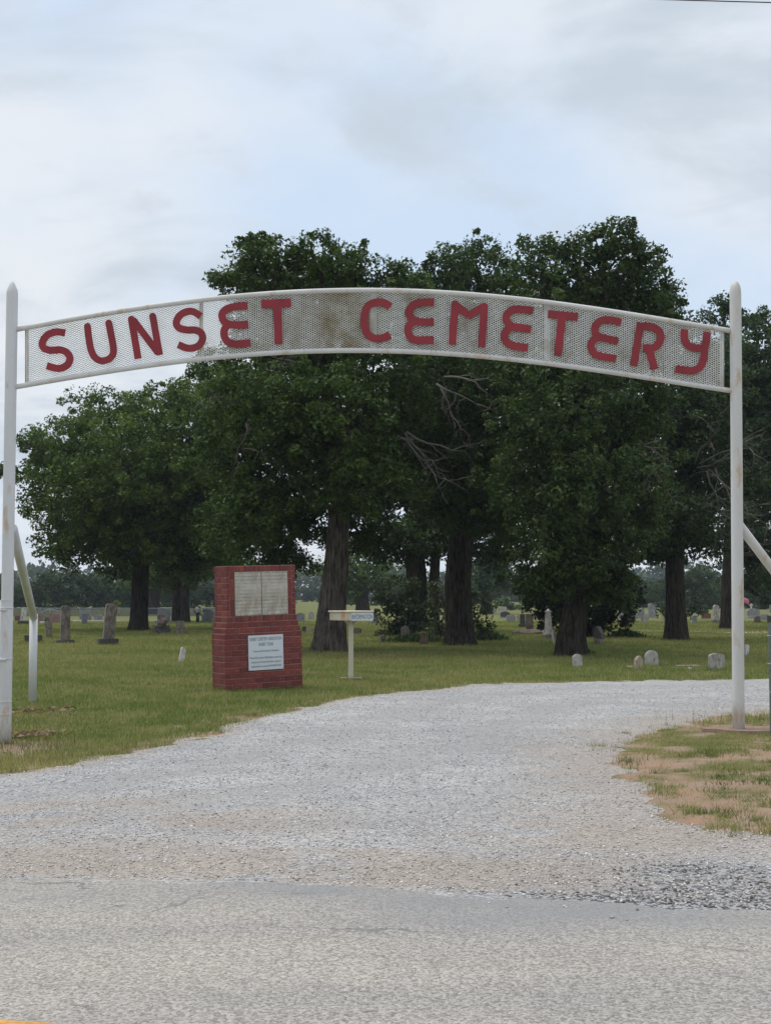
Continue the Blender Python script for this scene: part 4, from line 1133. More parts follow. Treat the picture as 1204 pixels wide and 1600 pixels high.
# flowers beside the dark headstone
x, y = gpt(309, 973); fl = thing('flower_vase', 'vase of yellow white and blue flowers left of the dark headstone', 'flowers', (x, y, 0))
P = Parts(); P.tube([Vector((0, 0, z_)) for z_ in (0, .15, .3, .42)], [.07, .10, .08, .11], 10); link('vase', P.mesh('vase', M['dark']), fl)
for i in range(12):
    bm = bmesh.new(); bmesh.ops.create_icosphere(bm, subdivisions=1, radius=random.uniform(.05, .09))
    for v in bm.verts: v.co *= random.uniform(.7, 1.2)
    bm_obj('flower', bm, M[random.choice(['flower_yellow', 'flower_yellow', 'flower_white', 'flower_blue', 'flower_blue'])], fl, (random.gauss(0, .17), random.gauss(0, .1), .5 + random.uniform(-.08, .28)))
# --- centre
G(470, 972, 13, 15, 'wide grey headstone just right of the monument', S_GREY, 'low', 0.4, base=(1.2, 3))
G(487, 968, 9, 12, 'small pale headstone between monument and split trunk', S_LIGHT, 'round', 0.4)
G(484.5, 992, 8.5, 13, 'small tan rough stone left of the split trunk foot', S_TAN, 'point', 0.6, 10, (0, -8))
G(476, 988, 6, 9, 'little dark stone tucked against the monument right side', S_DARK, 'low', 0.6)
G(558, 990.5, 12, 10, 'low brown fieldstone behind the information box post', S_BROWN, 'low', 0.6, 0, (0, 4))
G(549, 998, 6, 10, 'small rusty brown stone at the foot of the split trunk', S_BROWN, 'point', 0.6)
G(585, 974.5, 7.5, 21, 'dark narrow headstone on thin base right of the information box', S_GRANITE, 'flat', 0.5, 8, base=(2.0, 3))
G(598, 1005, 9, 14, 'small pointed grey stone, leftmost of three by the dark trunks', S_OLD, 'point', 0.5, 8)
G(633, 1003, 13.5, 27, 'arched grey headstone on a flat slab before the dark trunks', S_OLD, 'gothic', 0.35, 5, base=(1.9, 2), bmat=S_LIGHT)
G(661, 1008, 14, 20, 'brown five sided stone left of the ivy clad trunk', S_BROWN, 'point', 0.45, -5, (0, 3))
G(768, 957.5, 13, 8, 'far grey headstone in the centre gap, left of the dark one', S_GREY, 'low', 0.4, base=(1.2, 1.5))
G(785, 957, 11, 9.5, 'far pale headstone in the centre gap under the hazy trees', S_LIGHT, 'low', 0.4)
G(788, 966, 15, 11, 'dark granite headstone in the centre gap', S_DARK, 'low', 0.4, base=(1.3, 2), bmat=S_GREY)
G(797, 971.5, 14, 11, 'low grey sloping headstone in front of the dark granite one', S_GREY, 'low', 0.5)
G(809, 970, 7, 9, 'small tan headstone at the right of the centre gap', S_TAN, 'low', 0.5)
G(815, 981, 8, 22, 'dark headstone on block base below the low oak branches', S_DARK, 'flat', 0.7, 0, base=(1.6, 6))
G(826, 988, 11, 28, 'brown upright slab left of the pale obelisk', S_BROWN, 'flat', 0.5, 12)
G(855, 1000, 9.5, 50, 'pale pointed obelisk with ball cap left of the leaning oak', S_LIGHT, kind='obelisk', rz=38, base=(2.4, 9), bmat=S_OLD, cat='obelisk', name='obelisk')
G(865, 1006, 3.5, 18, 'thin white slab leaning by the obelisk base', S_WHITE, 'flat', 0.6, 0, (0, -12))
bm = bmesh.new(); bmesh.ops.create_icosphere(bm, subdivisions=3, radius=1)
for v in bm.verts: v.co = Vector((v.co.x * 0.75, v.co.y * 0.8, v.co.z * 0.13)) * (1 + 0.2 * mnoise.noise(v.co * 3))
x, y = gpt(826, 990); tag(bm_obj('earth_mound', bm, S_BROWN, None, (x + 0.15, y, 0.03), smooth=True), 'low bare earth mound before the brown upright slab', 'mound')
# --- right
G(934, 1006.5, 17, 29, 'dark slant faced monument on a block base right of the leaning oak', S_DARK, kind='slant', rz=62, base=(1.25, 9), bmat=S_OLD)
G(900.5, 1042, 15, 20, 'small pale rounded stone at the foot of the leaning oak', S_LIGHT, 'round', 0.45, 10, (0, -2))
G(994, 1046, 13, 21, 'small brown pointed stone beside the round topped one', S_TAN, 'gothic', 0.6, 25, (0, 4))
G(1015.5, 1040.5, 21, 24, 'round topped mottled white stone between brown stone and flat slab', S_LIGHT, 'round', 0.35, 15, (0, -2))
G(1116, 1047, 25, 26, 'broad mottled white stone with low curved top near the right post', stone((0.46, 0.44, 0.40), (0.16, 0.11, 0.10), 0.75), 'low', 0.3, 8)
G(1162, 1024, 7, 17, 'narrow white stone half hidden by the right gate post', S_WHITE, 'low', 0.5, 20, (0, 6))
for px, py, w_, lab in ((1073, 1041, 36, 'long flat ground slab left of the broad white stone'), (1036, 1036.5, 9, 'small white chip lying right of the round topped stone'), (984, 1044, 8, 'flat stone chip lying left of the brown pointed stone'), (1076, 1046, 4, 'tiny white stone chip below the flat ground slab')):
    x, y = gpt(px, py); s = y / F; bm = bmesh.new(); add_box(bm, -w_ * s / 2, w_ * s / 2, -0.14, 0.14, -0.05, 0.035, bev=0.012, jit=0.012)
    tag(bm_obj('ground_slab', bm, S_CONC, None, (x, y, zg1(x, y))), lab, 'slab')
G(972, 966, 17, 14, 'wide grey headstone below the dark evergreen, far right group', S_GREY, 'low', 0.4, base=(1.2, 2))
G(991, 966, 20, 11, 'low wide grey double headstone behind the small pointed monument', S_GREY, 'flat', 0.3)
G(985, 973, 8, 18, 'small pointed monument on dark base below the evergreen', S_GREY, kind='obelisk', rz=30, base=(1.6, 4), bmat=S_DARK)
G(1001.5, 973, 5, 24, 'slim grey column left of the white slab', S_GREY, 'low', 0.9, 10, base=(1.8, 3))
G(1007.5, 973.5, 7.5, 14, 'small white slab beside the slim grey column', S_LIGHT, 'flat', 0.4)
G(1017, 965, 13, 23, 'tall wide grey tablet left of the straight oak trunk', S_GREY, 'low', 0.35, 8, base=(1.3, 3))
G(1037.5, 973, 7, 7, 'little grey marker touching the straight oak trunk', S_GREY, 'low', 0.5)
G(1082, 974, 8, 13, 'small grey stone on base right of the straight oak trunk', S_GREY, 'low', 0.6, 10, base=(1.5, 3))
G(1100.5, 966.5, 14, 8, 'low red brown granite headstone left of the tall white tablet', S_RED, 'flat', 0.4)
G(1093.5, 960, 13, 9, 'distant grey headstone above the red brown granite one', S_GREY, 'flat', 0.4)
G(1116, 974.5, 9, 30, 'tall white tablet with rounded top on dark block base', S_LIGHT, 'round', 0.5, 18, base=(1.7, 6), bmat=S_OLD)
G(1127, 967, 11, 18, 'pale stepped headstone left of the dark slim trunk', S_LIGHT, 'shoulder', 0.4, base=(1.3, 3))
G(1174, 966, 19, 16, 'wide grey headstone with a small cross on top', S_GREY, 'low', 0.4, base=(1.1, 3))
x, y = gpt(1174, 966); s = y / F
cz = 15.2 * s
crs = thing('stone_cross', 'small white cross standing on the wide grey headstone', 'cross', (x + 0.0, y + 0.16, cz))
box_obj('upright', (-.04, .04, -.04, .04, -0.02, .30), S_WHITE, crs); box_obj('arm', (-.11, .11, -.037, .037, .16, .235), S_WHITE, crs)
G(1180, 973.5, 9, 12, 'dark brown low stone in front of the wide grey headstone', S_BROWN, 'point', 0.7, 0, base=(1.4, 3), bmat=S_DARK)
G(1191, 969, 12, 9, 'low pale headstone right of the wide grey one', S_GREY, 'flat', 0.4)
G(1200, 974, 9, 12, 'dark block headstone at the right picture edge', S_DARK, 'flat', 0.5)
G(1206, 958, 12, 13, 'distant grey headstone at the right picture edge on the rise', S_GRANITE, 'flat', 0.4)
# flag on a stick
x, y = gpt(1160, 972); fg = thing('grave_flag', 'red flag tinted pink as by haze on a thin stick behind the right gate post', 'flag', (x, y, 0))
s = y / F
P = Parts(); P.tube([Vector((0, 0, -.05)), Vector((0, 0, 40 * s))], [.015, .012], 6); link('stick', P.mesh('stick', M['dark']), fg)
V = []; 
for i in range(9):
    for j in range(4): V.append((i / 8 * 10 * s, 0.06 * math.sin(i * 0.9 + j * 0.4), 39.5 * s - j / 3 * 8.5 * s - i * 0.02))
k = [(i * 4 + j, (i + 1) * 4 + j, (i + 1) * 4 + j + 1, i * 4 + j + 1) for i in range(8) for j in range(3)]
cl = link('cloth', mesh_np('cloth', V, k, M['flag'], smooth=True), fg)
sm = cl.modifiers.new('thickness', 'SOLIDIFY'); sm.thickness = 0.006

# ================================================================== trees
def crown_arrays(lobes, leaf=0.12, per_clump=46, clump_r=0.42, dens=1.0, tint=(0.052, 0.082, 0.022), rng=None, gap=0.0):
    """lobes: (centre Vector, rx, ry, rz); returns leaf quads as two triangles each"""
    rng = rng or RNG
    Cs, Rs, Ts = [], [], []
    for c, rx_, ry_, rz_ in lobes:
        area = 4 * math.pi * ((rx_ * ry_) ** 1.6 / 3 + (rx_ * rz_) ** 1.6 / 3 + (ry_ * rz_) ** 1.6 / 3) ** (1 / 1.6)
        n = max(5, int(area / (clump_r * clump_r * 2.6) * dens))
        v = rng.normal(size=(n, 3)); v /= np.linalg.norm(v, axis=1)[:, None]
        r = rng.uniform(0.30, 1.0, n) ** 0.45 * rng.uniform(0.88, 1.12, n)
        p = np.array(tuple(c)) + v * r[:, None] * np.array([rx_, ry_, rz_])
        rad_ = clump_r * rng.uniform(0.55, 1.25, n)
        sp_ = rng.uniform(0, 1, n) < 0.16                     # sprigs that stick out of the lobe
        p[sp_] = np.array(tuple(c)) + v[sp_] * rng.uniform(1.02, 1.24, (sp_.sum(), 1)) * np.array([rx_, ry_, rz_])
        rad_[sp_] *= 0.62
        Cs.append(p); Rs.append(rad_)
        Ts.append(rng.normal(1.0, 0.24, n) + 0.12 * (v[:, 2] > 0.5))  # upper clumps of each lobe painted brighter, as if lit from above
    Cs, Rs, Ts = np.concatenate(Cs), np.concatenate(Rs), np.concatenate(Ts)
    if gap: k = rng.uniform(0, 1, len(Cs)) > gap; Cs, Rs, Ts = Cs[k], Rs[k], Ts[k]
    idx = np.repeat(np.arange(len(Cs)), per_clump)
    n = len(idx)
    v = rng.normal(size=(n, 3)); v /= np.linalg.norm(v, axis=1)[:, None]
    p = Cs[idx] + v * (Rs[idx] * rng.uniform(0.25, 1.0, n) ** 0.6)[:, None] * np.array([1.05, 1.05, 0.8])
    nrm = v * 0.7 + rng.normal(size=(n, 3)) * 0.75 + np.array([0, 0, 0.55]); nrm /= np.linalg.norm(nrm, axis=1)[:, None]
    a = rng.normal(size=(n, 3)); a -= nrm * (a * nrm).sum(1)[:, None]; a /= np.linalg.norm(a, axis=1)[:, None]
    b2 = np.cross(nrm, a)
    L = leaf * rng.uniform(0.6, 1.3, n); W = L * rng.uniform(0.5, 0.85, n)
    q0 = p - a * (L * 0.45)[:, None] - b2 * (W * 0.5)[:, None]; q1 = p - a * (L * 0.30)[:, None] + b2 * (W * 0.5)[:, None]
    q2 = p + a * (L * 0.55)[:, None] - nrm * (L * 0.15)[:, None]
    V = np.stack([q0, q1, q2], 1).reshape(-1, 3)
    T = np.arange(3 * n).reshape(-1, 3)
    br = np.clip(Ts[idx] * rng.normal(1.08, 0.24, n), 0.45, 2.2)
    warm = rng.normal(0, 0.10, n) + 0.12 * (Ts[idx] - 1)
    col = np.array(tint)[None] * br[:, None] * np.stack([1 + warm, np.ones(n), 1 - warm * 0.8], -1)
    return V, T, np.repeat(np.clip(col, 0.003, 1), 3, 0)

def bark_trunk(pts, radii, seg=72, rough=0.10, flare=0.45, seed=0):
    """a trunk with bark ridges; pts/radii are smoothed into many rings"""
    P = np.array([tuple(p) for p in pts]); Rr = np.array(radii)
    tt = np.linspace(0, 1, len(P)); ts = np.linspace(0, 1, 80)
    C = np.stack([np.interp(ts, tt, P[:, k]) for k in range(3)], -1); r = np.interp(ts, tt, Rr)
    for _ in range(3):
        C[1:-1] = (C[:-2] + 2 * C[1:-1] + C[2:]) / 4
    hgt = C[:, 2] - C[0, 2]
    r = r * (1 + flare * np.exp(-hgt / 0.28))
    a = np.linspace(0, 2 * np.pi, seg, endpoint=False)
    A, Hh = np.meshgrid(a, hgt); 
    tw = A + 0.15 * Hh
    ridge = np.abs(np.sin(A * 10 + 3.0 * vnoise(np.cos(A) * 3 + 9, np.sin(A) * 3 + Hh * 1.1, seed))) ** 0.6 * 0.95 + vnoise(np.cos(A) * 4 + 20, np.sin(A) * 4 + Hh * 1.3, seed + 3) * 0.9 + vnoise(np.cos(A) * 12 + 50, np.sin(A) * 12 + Hh * 5, seed + 5) * 0.5
    buttress = np.exp(-Hh / 0.35) * (0.14 * np.sin(A * 3 + seed) + 0.16 * np.abs(np.sin(A * 2.5 + seed * 1.7)) ** 3 + 0.10 * vnoise(np.cos(A) * 5 + 7, np.sin(A) * 5, seed + 8))
    bulge = 0.10 * (vnoise(np.cos(A) * 1.2 + 3, np.sin(A) * 1.2 + Hh * 0.8, seed + 11) - 0.5)
    rr = r[:, None] * (1 + rough * (ridge - 0.9) + buttress + bulge)
    V = np.stack([C[:, 0][:, None] + np.cos(A) * rr, C[:, 1][:, None] + np.sin(A) * rr, np.repeat(C[:, 2][:, None], seg, 1)], -1).reshape(-1, 3)
    i = np.arange(len(ts) * seg).reshape(len(ts), seg)
    Q = np.stack([i[:-1], np.roll(i, -1, 1)[:-1], np.roll(i, -1, 1)[1:], i[1:]], -1).reshape(-1, 4)
    return V, Q
def limb(P, a, b2, r0, r1, sag=0.0, seg=8, wob=0.18):
    a, b2 = Vector(a), Vector(b2); L = (b2 - a).length; pts = []; n = 7
    for i in range(n + 1):
        s = i / n; p = a.lerp(b2, s); p.z += sag * math.sin(math.pi * s)
        if 0 < i < n: p += Vector((random.gauss(0, wob), random.gauss(0, wob), random.gauss(0, wob * 0.7))) * min(1, L / 5)
        pts.append(p)
    P.tube(pts, [r0 + (r1 - r0) * (i / n) for i in range(n + 1)], seg)
    return pts
def twigs(P, a, direction, length, r, depth=0):
    a = Vector(a); d_ = Vector(direction).normalized(); pts = [a.copy()]; n = 5
    p = a.copy()
    for i in range(n):
        d_ = (d_ + Vector((random.gauss(0, .28), random.gauss(0, .28), random.gauss(-0.03, .22)))).normalized()
        p = p + d_ * length / n; pts.append(p.copy())
        if depth < 2 and random.random() < (0.85 if depth == 0 else 0.6):
            twigs(P, p, d_ + Vector((random.gauss(0, .8), random.gauss(0, .8), random.gauss(-0.1, .6))), length * random.uniform(.35, .6), r * 0.55, depth + 1)
    P.tube(pts, [max(r * (1 - 0.8 * i / n), 0.006) for i in range(n + 1)], 5)

def big_tree(name, label, base_px, d, trunk_px, lobes_px, r0, seed, leaf=0.12, per=46, clump=0.42, dens=1.0, tint=(0.052, 0.082, 0.022), depth_spread=0.30, dead=(), cat='oak tree', group='large oaks behind the gate', gap=0.0, flare=0.16, bark='bark'):
    """trunk_px: list of (px, py, radius m); lobes_px: (px, py, rx px, ry px[, depth offset m])"""
    rng = np.random.default_rng(seed); random.seed(seed)
    s = d / F
    bp_ = at(base_px[0], base_px[1], d); org = Vector((bp_.x, d, zg1(bp_.x, d)))
    root = thing(name, label, cat, org, group=group)
    tp_ = [Vector((0, 0, -0.08))] + [at(px, py, d + (o[0] if o else 0)) - org for px, py, r_, *o in trunk_px]
    rad = [r0] + [q[2] for q in trunk_px]
    V, Q_ = bark_trunk(tp_, rad, seed=seed, flare=flare)
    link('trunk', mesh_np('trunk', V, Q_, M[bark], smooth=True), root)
    span = max(l[2] for l in lobes_px) * s
    xs_ = [l[0] for l in lobes_px]; spanx = (max(xs_) - min(xs_)) * s * 0.5 + span
    lobes = []
    for l in lobes_px:
        off = l[4] if len(l) > 4 else rng.uniform(-1, 1) * depth_spread * spanx
        c = at(l[0], l[1], d + off) - org
        k = (d + off) / d
        lobes.append((c, l[2] * s * k, max(l[2] * s * k * 0.85, l[3] * s * k * 0.9), l[3] * s * k))
    # fill lobes behind, so the crown is as deep as it is wide
    extra = []
    for c, a_, b_, c3 in lobes:
        if rng.uniform() < 0.45:
            extra.append((c + Vector((rng.uniform(-.5, .5), rng.uniform(0.6, 1.0) * spanx * 0.5, rng.uniform(-.6, .3))), a_ * 0.9, b_ * 0.9, c3 * 0.85))
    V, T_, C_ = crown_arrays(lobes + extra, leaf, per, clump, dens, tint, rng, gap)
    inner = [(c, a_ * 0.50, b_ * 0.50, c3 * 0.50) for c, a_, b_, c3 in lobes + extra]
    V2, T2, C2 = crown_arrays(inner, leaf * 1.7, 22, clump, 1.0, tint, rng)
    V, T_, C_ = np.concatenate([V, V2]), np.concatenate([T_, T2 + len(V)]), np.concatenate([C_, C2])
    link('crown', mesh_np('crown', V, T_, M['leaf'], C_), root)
    P = Parts(); top = tp_[-1]; nlim = 0
    for c, a_, b_, c3 in lobes + extra[::2]:
        # start each limb on the upper trunk at a height below the lobe
        st = tp_[-1] if rng.uniform() < .6 or c.z < tp_[-1].z - 1 else tp_[-2]
        if c.z < tp_[-1].z: st = tp_[-2]
        r1 = rad[tp_.index(st)] * 0.42
        pts = limb(P, st, c, r1, 0.035, sag=rng.uniform(0.0, 0.5))
        for q in range(3):
            v = rng.normal(size=3); v /= np.linalg.norm(v)
            limb(P, pts[-2 - q % 2], c + Vector((v[0] * a_, v[1] * b_, v[2] * c3)) * 0.85, 0.045, 0.014, seg=6)
    link('limbs', P.mesh('limbs', M['bark']), root)
    for px, py, dx_, dz_, ln in dead:
        P = Parts(); st = at(px, py, d - span * 0.9) - org
        for q in range(3): twigs(P, st + Vector((random.gauss(0, .1), random.gauss(0, .2), random.gauss(0, .1))), (dx_ + random.gauss(0, .3), -0.5, dz_ + random.gauss(0, .3)), ln * random.uniform(.7, 1.1), 0.032)
        o = link('dead_branch', P.mesh('dead_branch', M['twig']), root); o['label'] = 'bare grey dead branch'
    return root
# T1: broad oak at the left
big_tree('oak_tree', 'broad spreading oak with low drooping crown at the left', (217, 985), 56,
         [(218, 950, .31), (220, 900, .29), (221, 850, .27), (230, 780, .22)],
         [(240, 645, 75, 45), (170, 650, 70, 45), (120, 690, 60, 45, -3), (75, 700, 42, 40), (45, 690, 18, 18), (110, 770, 75, 55, -4), (62, 790, 32, 40, -1), (200, 730, 100, 75, -5), (300, 680, 90, 80, -3),
          (300, 780, 90, 75, -3), (88, 845, 34, 45), (140, 835, 70, 48, -3), (215, 830, 80, 46, -2), (320, 850, 75, 45), (350, 720, 60, 70, -2), (180, 880, 40, 28, 0), (265, 880, 50, 35, 2), (215, 858, 60, 32, -3), (70, 735, 42, 30), (12, 735, 10, 8), (260, 720, 80, 60, 1), (160, 780, 80, 55, 1), (370, 640, 60, 60, 1), (370, 780, 70, 60, 2), (240, 790, 80, 50, 2), (120, 730, 70, 50, 2), (315, 615, 55, 42, 0), (345, 590, 40, 35, 1)],
         0.34, 11, leaf=0.135, per=66, clump=0.40, tint=(0.068, 0.106, 0.020), gap=0.05)
# T2: split trunk in the centre
big_tree('oak_tree', 'tall oak with split trunk in a lit bark tone right of the monument', (514, 1018), 35,
         [(518, 960, .345), (524, 900, .295), (528, 830, .255), (534, 760, .225), (542, 690, .19)],
         [(395, 385, 26, 22), (430, 420, 75, 45), (500, 405, 60, 40), (560, 430, 62, 42), (620, 440, 45, 38), (370, 440, 42, 30), (395, 520, 55, 65), (480, 530, 95, 75), (580, 545, 75, 80), (420, 630, 95, 85, -2), (520, 650, 100, 85, -2.5),
          (615, 640, 60, 75), (600, 755, 58, 50, -2.5), (520, 750, 70, 60, -1.5), (440, 740, 90, 75), (395, 800, 75, 55), (470, 820, 80, 50, 1), (390, 850, 70, 35, 2), (440, 880, 60, 30, 3), (560, 830, 50, 35, 2), (350, 600, 50, 60, 1), (360, 700, 60, 70, 1.5), (460, 470, 80, 50, 1.5), (560, 490, 70, 50, 1.5), (500, 600, 90, 70, 2), (590, 680, 70, 70, 2), (460, 700, 90, 70, 2.5)],
         0.385, 22, leaf=0.105, per=66, clump=0.30, tint=(0.050, 0.082, 0.018), dead=((690, 600, 1, -.4, 1.5), (625, 680, 1, -.7, 1.5), (470, 580, -0.6, .5, 1.0), (385, 640, -1, -.2, 1.2)), flare=0.12, bark='bark_lit')
# T3: ivy clad trunk
big_tree('oak_tree', 'thick dark oak trunk with ivy foot in the centre right', (716, 1008), 39.5,
         [(716, 960, .35), (715, 900, .33), (722, 840, .31), (736, 780, .24), (755, 700, .17)],
         [(690, 425, 50, 45), (640, 450, 40, 38), (745, 415, 55, 45), (795, 430, 40, 50), (700, 520, 95, 80), (790, 550, 85, 85, -2), (660, 630, 70, 75), (750, 660, 100, 90, -2), (820, 700, 75, 70), (690, 760, 75, 55, 2), (770, 790, 70, 50, 1), (800, 850, 50, 35, 2), (740, 600, 60, 60, -3), (730, 745, 70, 55, -2.5), (700, 800, 50, 38, -2), (765, 810, 50, 34, -2), (680, 480, 70, 50, 2), (770, 490, 70, 50, 2), (720, 590, 90, 70, 2.5), (800, 640, 80, 70, 2.5), (690, 690, 80, 60, 2.5)],
         0.40, 33, leaf=0.105, per=64, clump=0.32, tint=(0.044, 0.074, 0.020), gap=0.05, dead=((700, 590, .6, -.8, 1.2), (860, 640, .7, -.5, 1.0)))
# T4: leaning oak
big_tree('oak_tree', 'leaning oak with low hanging branches right of centre', (893, 1025), 32.4,
         [(893, 990, .30), (900, 950, .265), (912, 905, .24), (922, 840, .21), (935, 760, .17)],
         [(955, 375, 42, 34), (915, 410, 70, 48), (985, 415, 55, 52), (1025, 455, 38, 42), (855, 420, 55, 48), (960, 500, 100, 70), (860, 530, 90, 85), (1040, 510, 35, 45), (885, 640, 105, 90, -2), (985, 620, 80, 80), (840, 750, 80, 70, -1.5), (930, 760, 95, 75, -2.5),
          (870, 850, 75, 50, -2), (945, 850, 68, 52, -1.5), (985, 800, 55, 45), (830, 900, 45, 32), (960, 905, 38, 30, -1), (870, 905, 40, 26, -1.5), (912, 880, 50, 32, -2.2), (1000, 720, 60, 60), (920, 470, 80, 50, 1.5), (1000, 540, 70, 60, 1.5), (900, 590, 90, 60, 2), (950, 690, 90, 70, 2), (850, 660, 80, 70, 2), (890, 800, 80, 50, 2)],
         0.325, 44, leaf=0.098, per=66, clump=0.28, tint=(0.046, 0.074, 0.022), dead=((1000, 700, .8, -.5, 1.0),))
# T5: straight trunk
big_tree('oak_tree', 'straight trunked oak left of the right gate post', (1056, 1000), 44,
         [(1055, 950, .29), (1053, 890, .27), (1057, 830, .25), (1062, 740, .19)],
         [(1060, 545, 65, 45), (1110, 590, 65, 65), (1050, 660, 85, 80), (1115, 720, 75, 65), (1030, 770, 70, 55), (1085, 800, 60, 45), (1040, 840, 55, 35), (1100, 850, 45, 30), (1010, 850, 40, 30), (1058, 800, 60, 45, -2), (1080, 640, 80, 70, 2), (1060, 740, 80, 60, 2)],
         0.34, 55, leaf=0.118, per=60, clump=0.36, tint=(0.038, 0.062, 0.024), gap=0.10, dead=((1085, 720, .8, .6, 2.2), (1110, 740, .3, -1, 2.2), (1020, 800, -.6, -.4, 1.4), (1120, 790, 0.8, -.5, 2.0)))
# T6: slim dark trunk behind the right post
big_tree('oak_tree', 'slim dark oak mostly hidden behind the right gate post', (1134, 983), 58,
         [(1135, 930, .235), (1138, 860, .21), (1142, 760, .17)],
         [(1130, 490, 38, 28), (1185, 520, 48, 38), (1150, 560, 70, 55), (1205, 590, 60, 60), (1170, 660, 85, 70), (1215, 720, 70, 75), (1160, 770, 75, 65), (1210, 830, 75, 55, 2), (1180, 890, 50, 35, 3), (1240, 900, 60, 45), (1110, 660, 60, 60), (1250, 640, 70, 80), (1190, 640, 80, 70, 2.5), (1190, 760, 90, 60, 3), (1150, 840, 60, 40, 3)],
         0.26, 66, leaf=0.15, per=58, clump=0.45, tint=(0.036, 0.062, 0.022), gap=0.05)
# T7: two dark trunks behind the shrub
big_tree('oak_tree', 'left of two dark trunks standing together behind the shrub', (651, 989), 54,
         [(652, 930, .36), (649, 870, .34), (652, 800, .30), (658, 720, .24)],
         [(640, 700, 90, 70), (610, 780, 75, 55), (690, 770, 70, 60), (640, 840, 65, 32), (590, 850, 45, 28), (660, 600, 90, 80), (560, 760, 60, 60), (655, 830, 60, 34, -2.5), (690, 830, 45, 30, -2)],
         0.40, 77, leaf=0.15, per=58, clump=0.44, tint=(0.034, 0.058, 0.020), gap=0.04)
big_tree('oak_tree', 'right of two dark trunks standing together behind the shrub', (678, 990), 53.5,
         [(677, 930, .18), (680, 870, .165), (688, 790, .14)], [(690, 740, 70, 60), (730, 800, 60, 45), (760, 860, 45, 28), (700, 660, 70, 60)],
         0.20, 78, leaf=0.15, per=58, clump=0.44, tint=(0.034, 0.058, 0.020))
# T8: the pair in the left background
big_tree('oak_tree', 'left trunk of the slim pair behind the left oak', (276, 972), 73,
         [(276, 930, .22), (277, 890, .20), (280, 840, .16)], [(290, 840, 75, 50), (240, 850, 50, 40), (335, 870, 50, 38), (310, 780, 70, 50), (270, 895, 40, 22)], 0.24, 88, leaf=0.18, per=36, clump=0.6, tint=(0.042, 0.068, 0.022))
big_tree('oak_tree', 'right trunk of the slim pair behind the left oak', (289, 973), 72,
         [(289.5, 930, .20), (290, 890, .18), (292, 840, .15)], [(320, 830, 65, 45), (350, 880, 40, 35), (370, 830, 60, 50), (300, 890, 40, 25)], 0.22, 89, leaf=0.18, per=36, clump=0.6, tint=(0.045, 0.072, 0.022))
# background trees in the gaps
big_tree('oak_tree', 'brighter green tree seen in the gap right of the split trunk', (566, 957), 108,
         [(566, 930, .45), (566, 910, .38)], [(560, 890, 45, 28), (590, 895, 35, 25), (530, 895, 35, 28), (560, 860, 45, 30), (600, 925, 22, 16), (540, 925, 20, 14)], 0.5, 90, leaf=0.28, per=34, clump=0.9, tint=(0.075, 0.115, 0.028), group='trees in the background gaps')
big_tree('oak_tree', 'light green tree with a brown trunk right of the left oak', (238, 958), 105,
         [(238, 935, .5), (239, 915, .4)], [(235, 900, 38, 22), (255, 885, 35, 25), (215, 910, 25, 16), (262, 915, 24, 16)], 0.55, 91, leaf=0.28, per=34, clump=0.9, tint=(0.07, 0.11, 0.028), group='trees in the background gaps')
big_tree('oak_tree', 'bluish green tree in the gap right of the ivy clad trunk', (760, 958), 105,
         [(758, 935, .35), (756, 910, .28)], [(765, 890, 45, 28), (790, 905, 30, 20), (745, 915, 30, 22), (775, 865, 40, 28)], 0.4, 92, leaf=0.28, per=34, clump=0.9, tint=(0.050, 0.082, 0.034), group='trees in the background gaps')

# ---- shrubs and ivy
def shrub(name, label, base_px, d, lobes_px, seed, leaf, tint, per=34, clump=0.25, group=None, cat='shrub'):
    rng = np.random.default_rng(seed); random.seed(seed); s = d / F
    b0 = at(base_px[0], base_px[1], d); org = Vector((b0.x, d, zg1(b0.x, d)))
    root = thing(name, label, cat, org, group=group)
    lobes = [(at(l[0], l[1], d + rng.uniform(-.3, .3)) - org, l[2] * s, l[2] * s, l[3] * s) for l in lobes_px]
    V, T_, C_ = crown_arrays(lobes, leaf, per, clump, 1.0, tint, rng)
    V[:, 2] = np.maximum(V[:, 2], 0.01)
    link('foliage', mesh_np('foliage', V, T_, M['leaf'], C_), root)
    P = Parts()
    for l in lobes: limb(P, (random.gauss(0, .1), random.gauss(0, .1), -0.03), l[0], 0.04, 0.012, seg=6)
    link('stems', P.mesh('stems', M['bark']), root)
    return root
shrub('shrub', 'dark bushy shrub at the left of the two dark trunks', (622, 1000), 48, [(620, 930, 28, 32), (610, 965, 24, 26), (635, 975, 26, 25), (645, 940, 22, 40), (600, 935, 18, 18), (620, 990, 26, 12)], 201, 0.12, (0.040, 0.055, 0.026))
shrub('shrub', 'leafy shrub between the two dark trunks and ivy clad oak', (688, 1000), 47, [(690, 930, 16, 30), (690, 965, 18, 24), (680, 985, 22, 15), (692, 990, 18, 10)], 202, 0.11, (0.055, 0.075, 0.03))
shrub('ivy_shrub', 'upright ivy bush against the right of the thick trunk', (748, 996), 43, [(745, 960, 14, 22), (752, 975, 16, 18), (742, 935, 9, 14), (758, 945, 9, 12)], 203, 0.10, (0.045, 0.066, 0.026))
shrub('evergreen_bush', 'dark dense evergreen bush behind the leaning oak', (925, 992), 47, [(930, 930, 55, 45), (960, 950, 38, 32), (900, 940, 45, 42), (935, 890, 50, 40), (850, 940, 38, 38), (835, 920, 32, 30), (860, 900, 40, 36), (975, 920, 28, 28), (880, 965, 40, 25), (915, 968, 40, 20)], 204, 0.12, (0.020, 0.034, 0.014), 64, 0.30)
shrub('evergreen_bush', 'dark round bush right of the straight oak trunk', (1083, 968), 80, [(1083, 945, 22, 18), (1075, 955, 15, 12), (1095, 955, 13, 12)], 205, 0.18, (0.028, 0.045, 0.022), 34, 0.4)
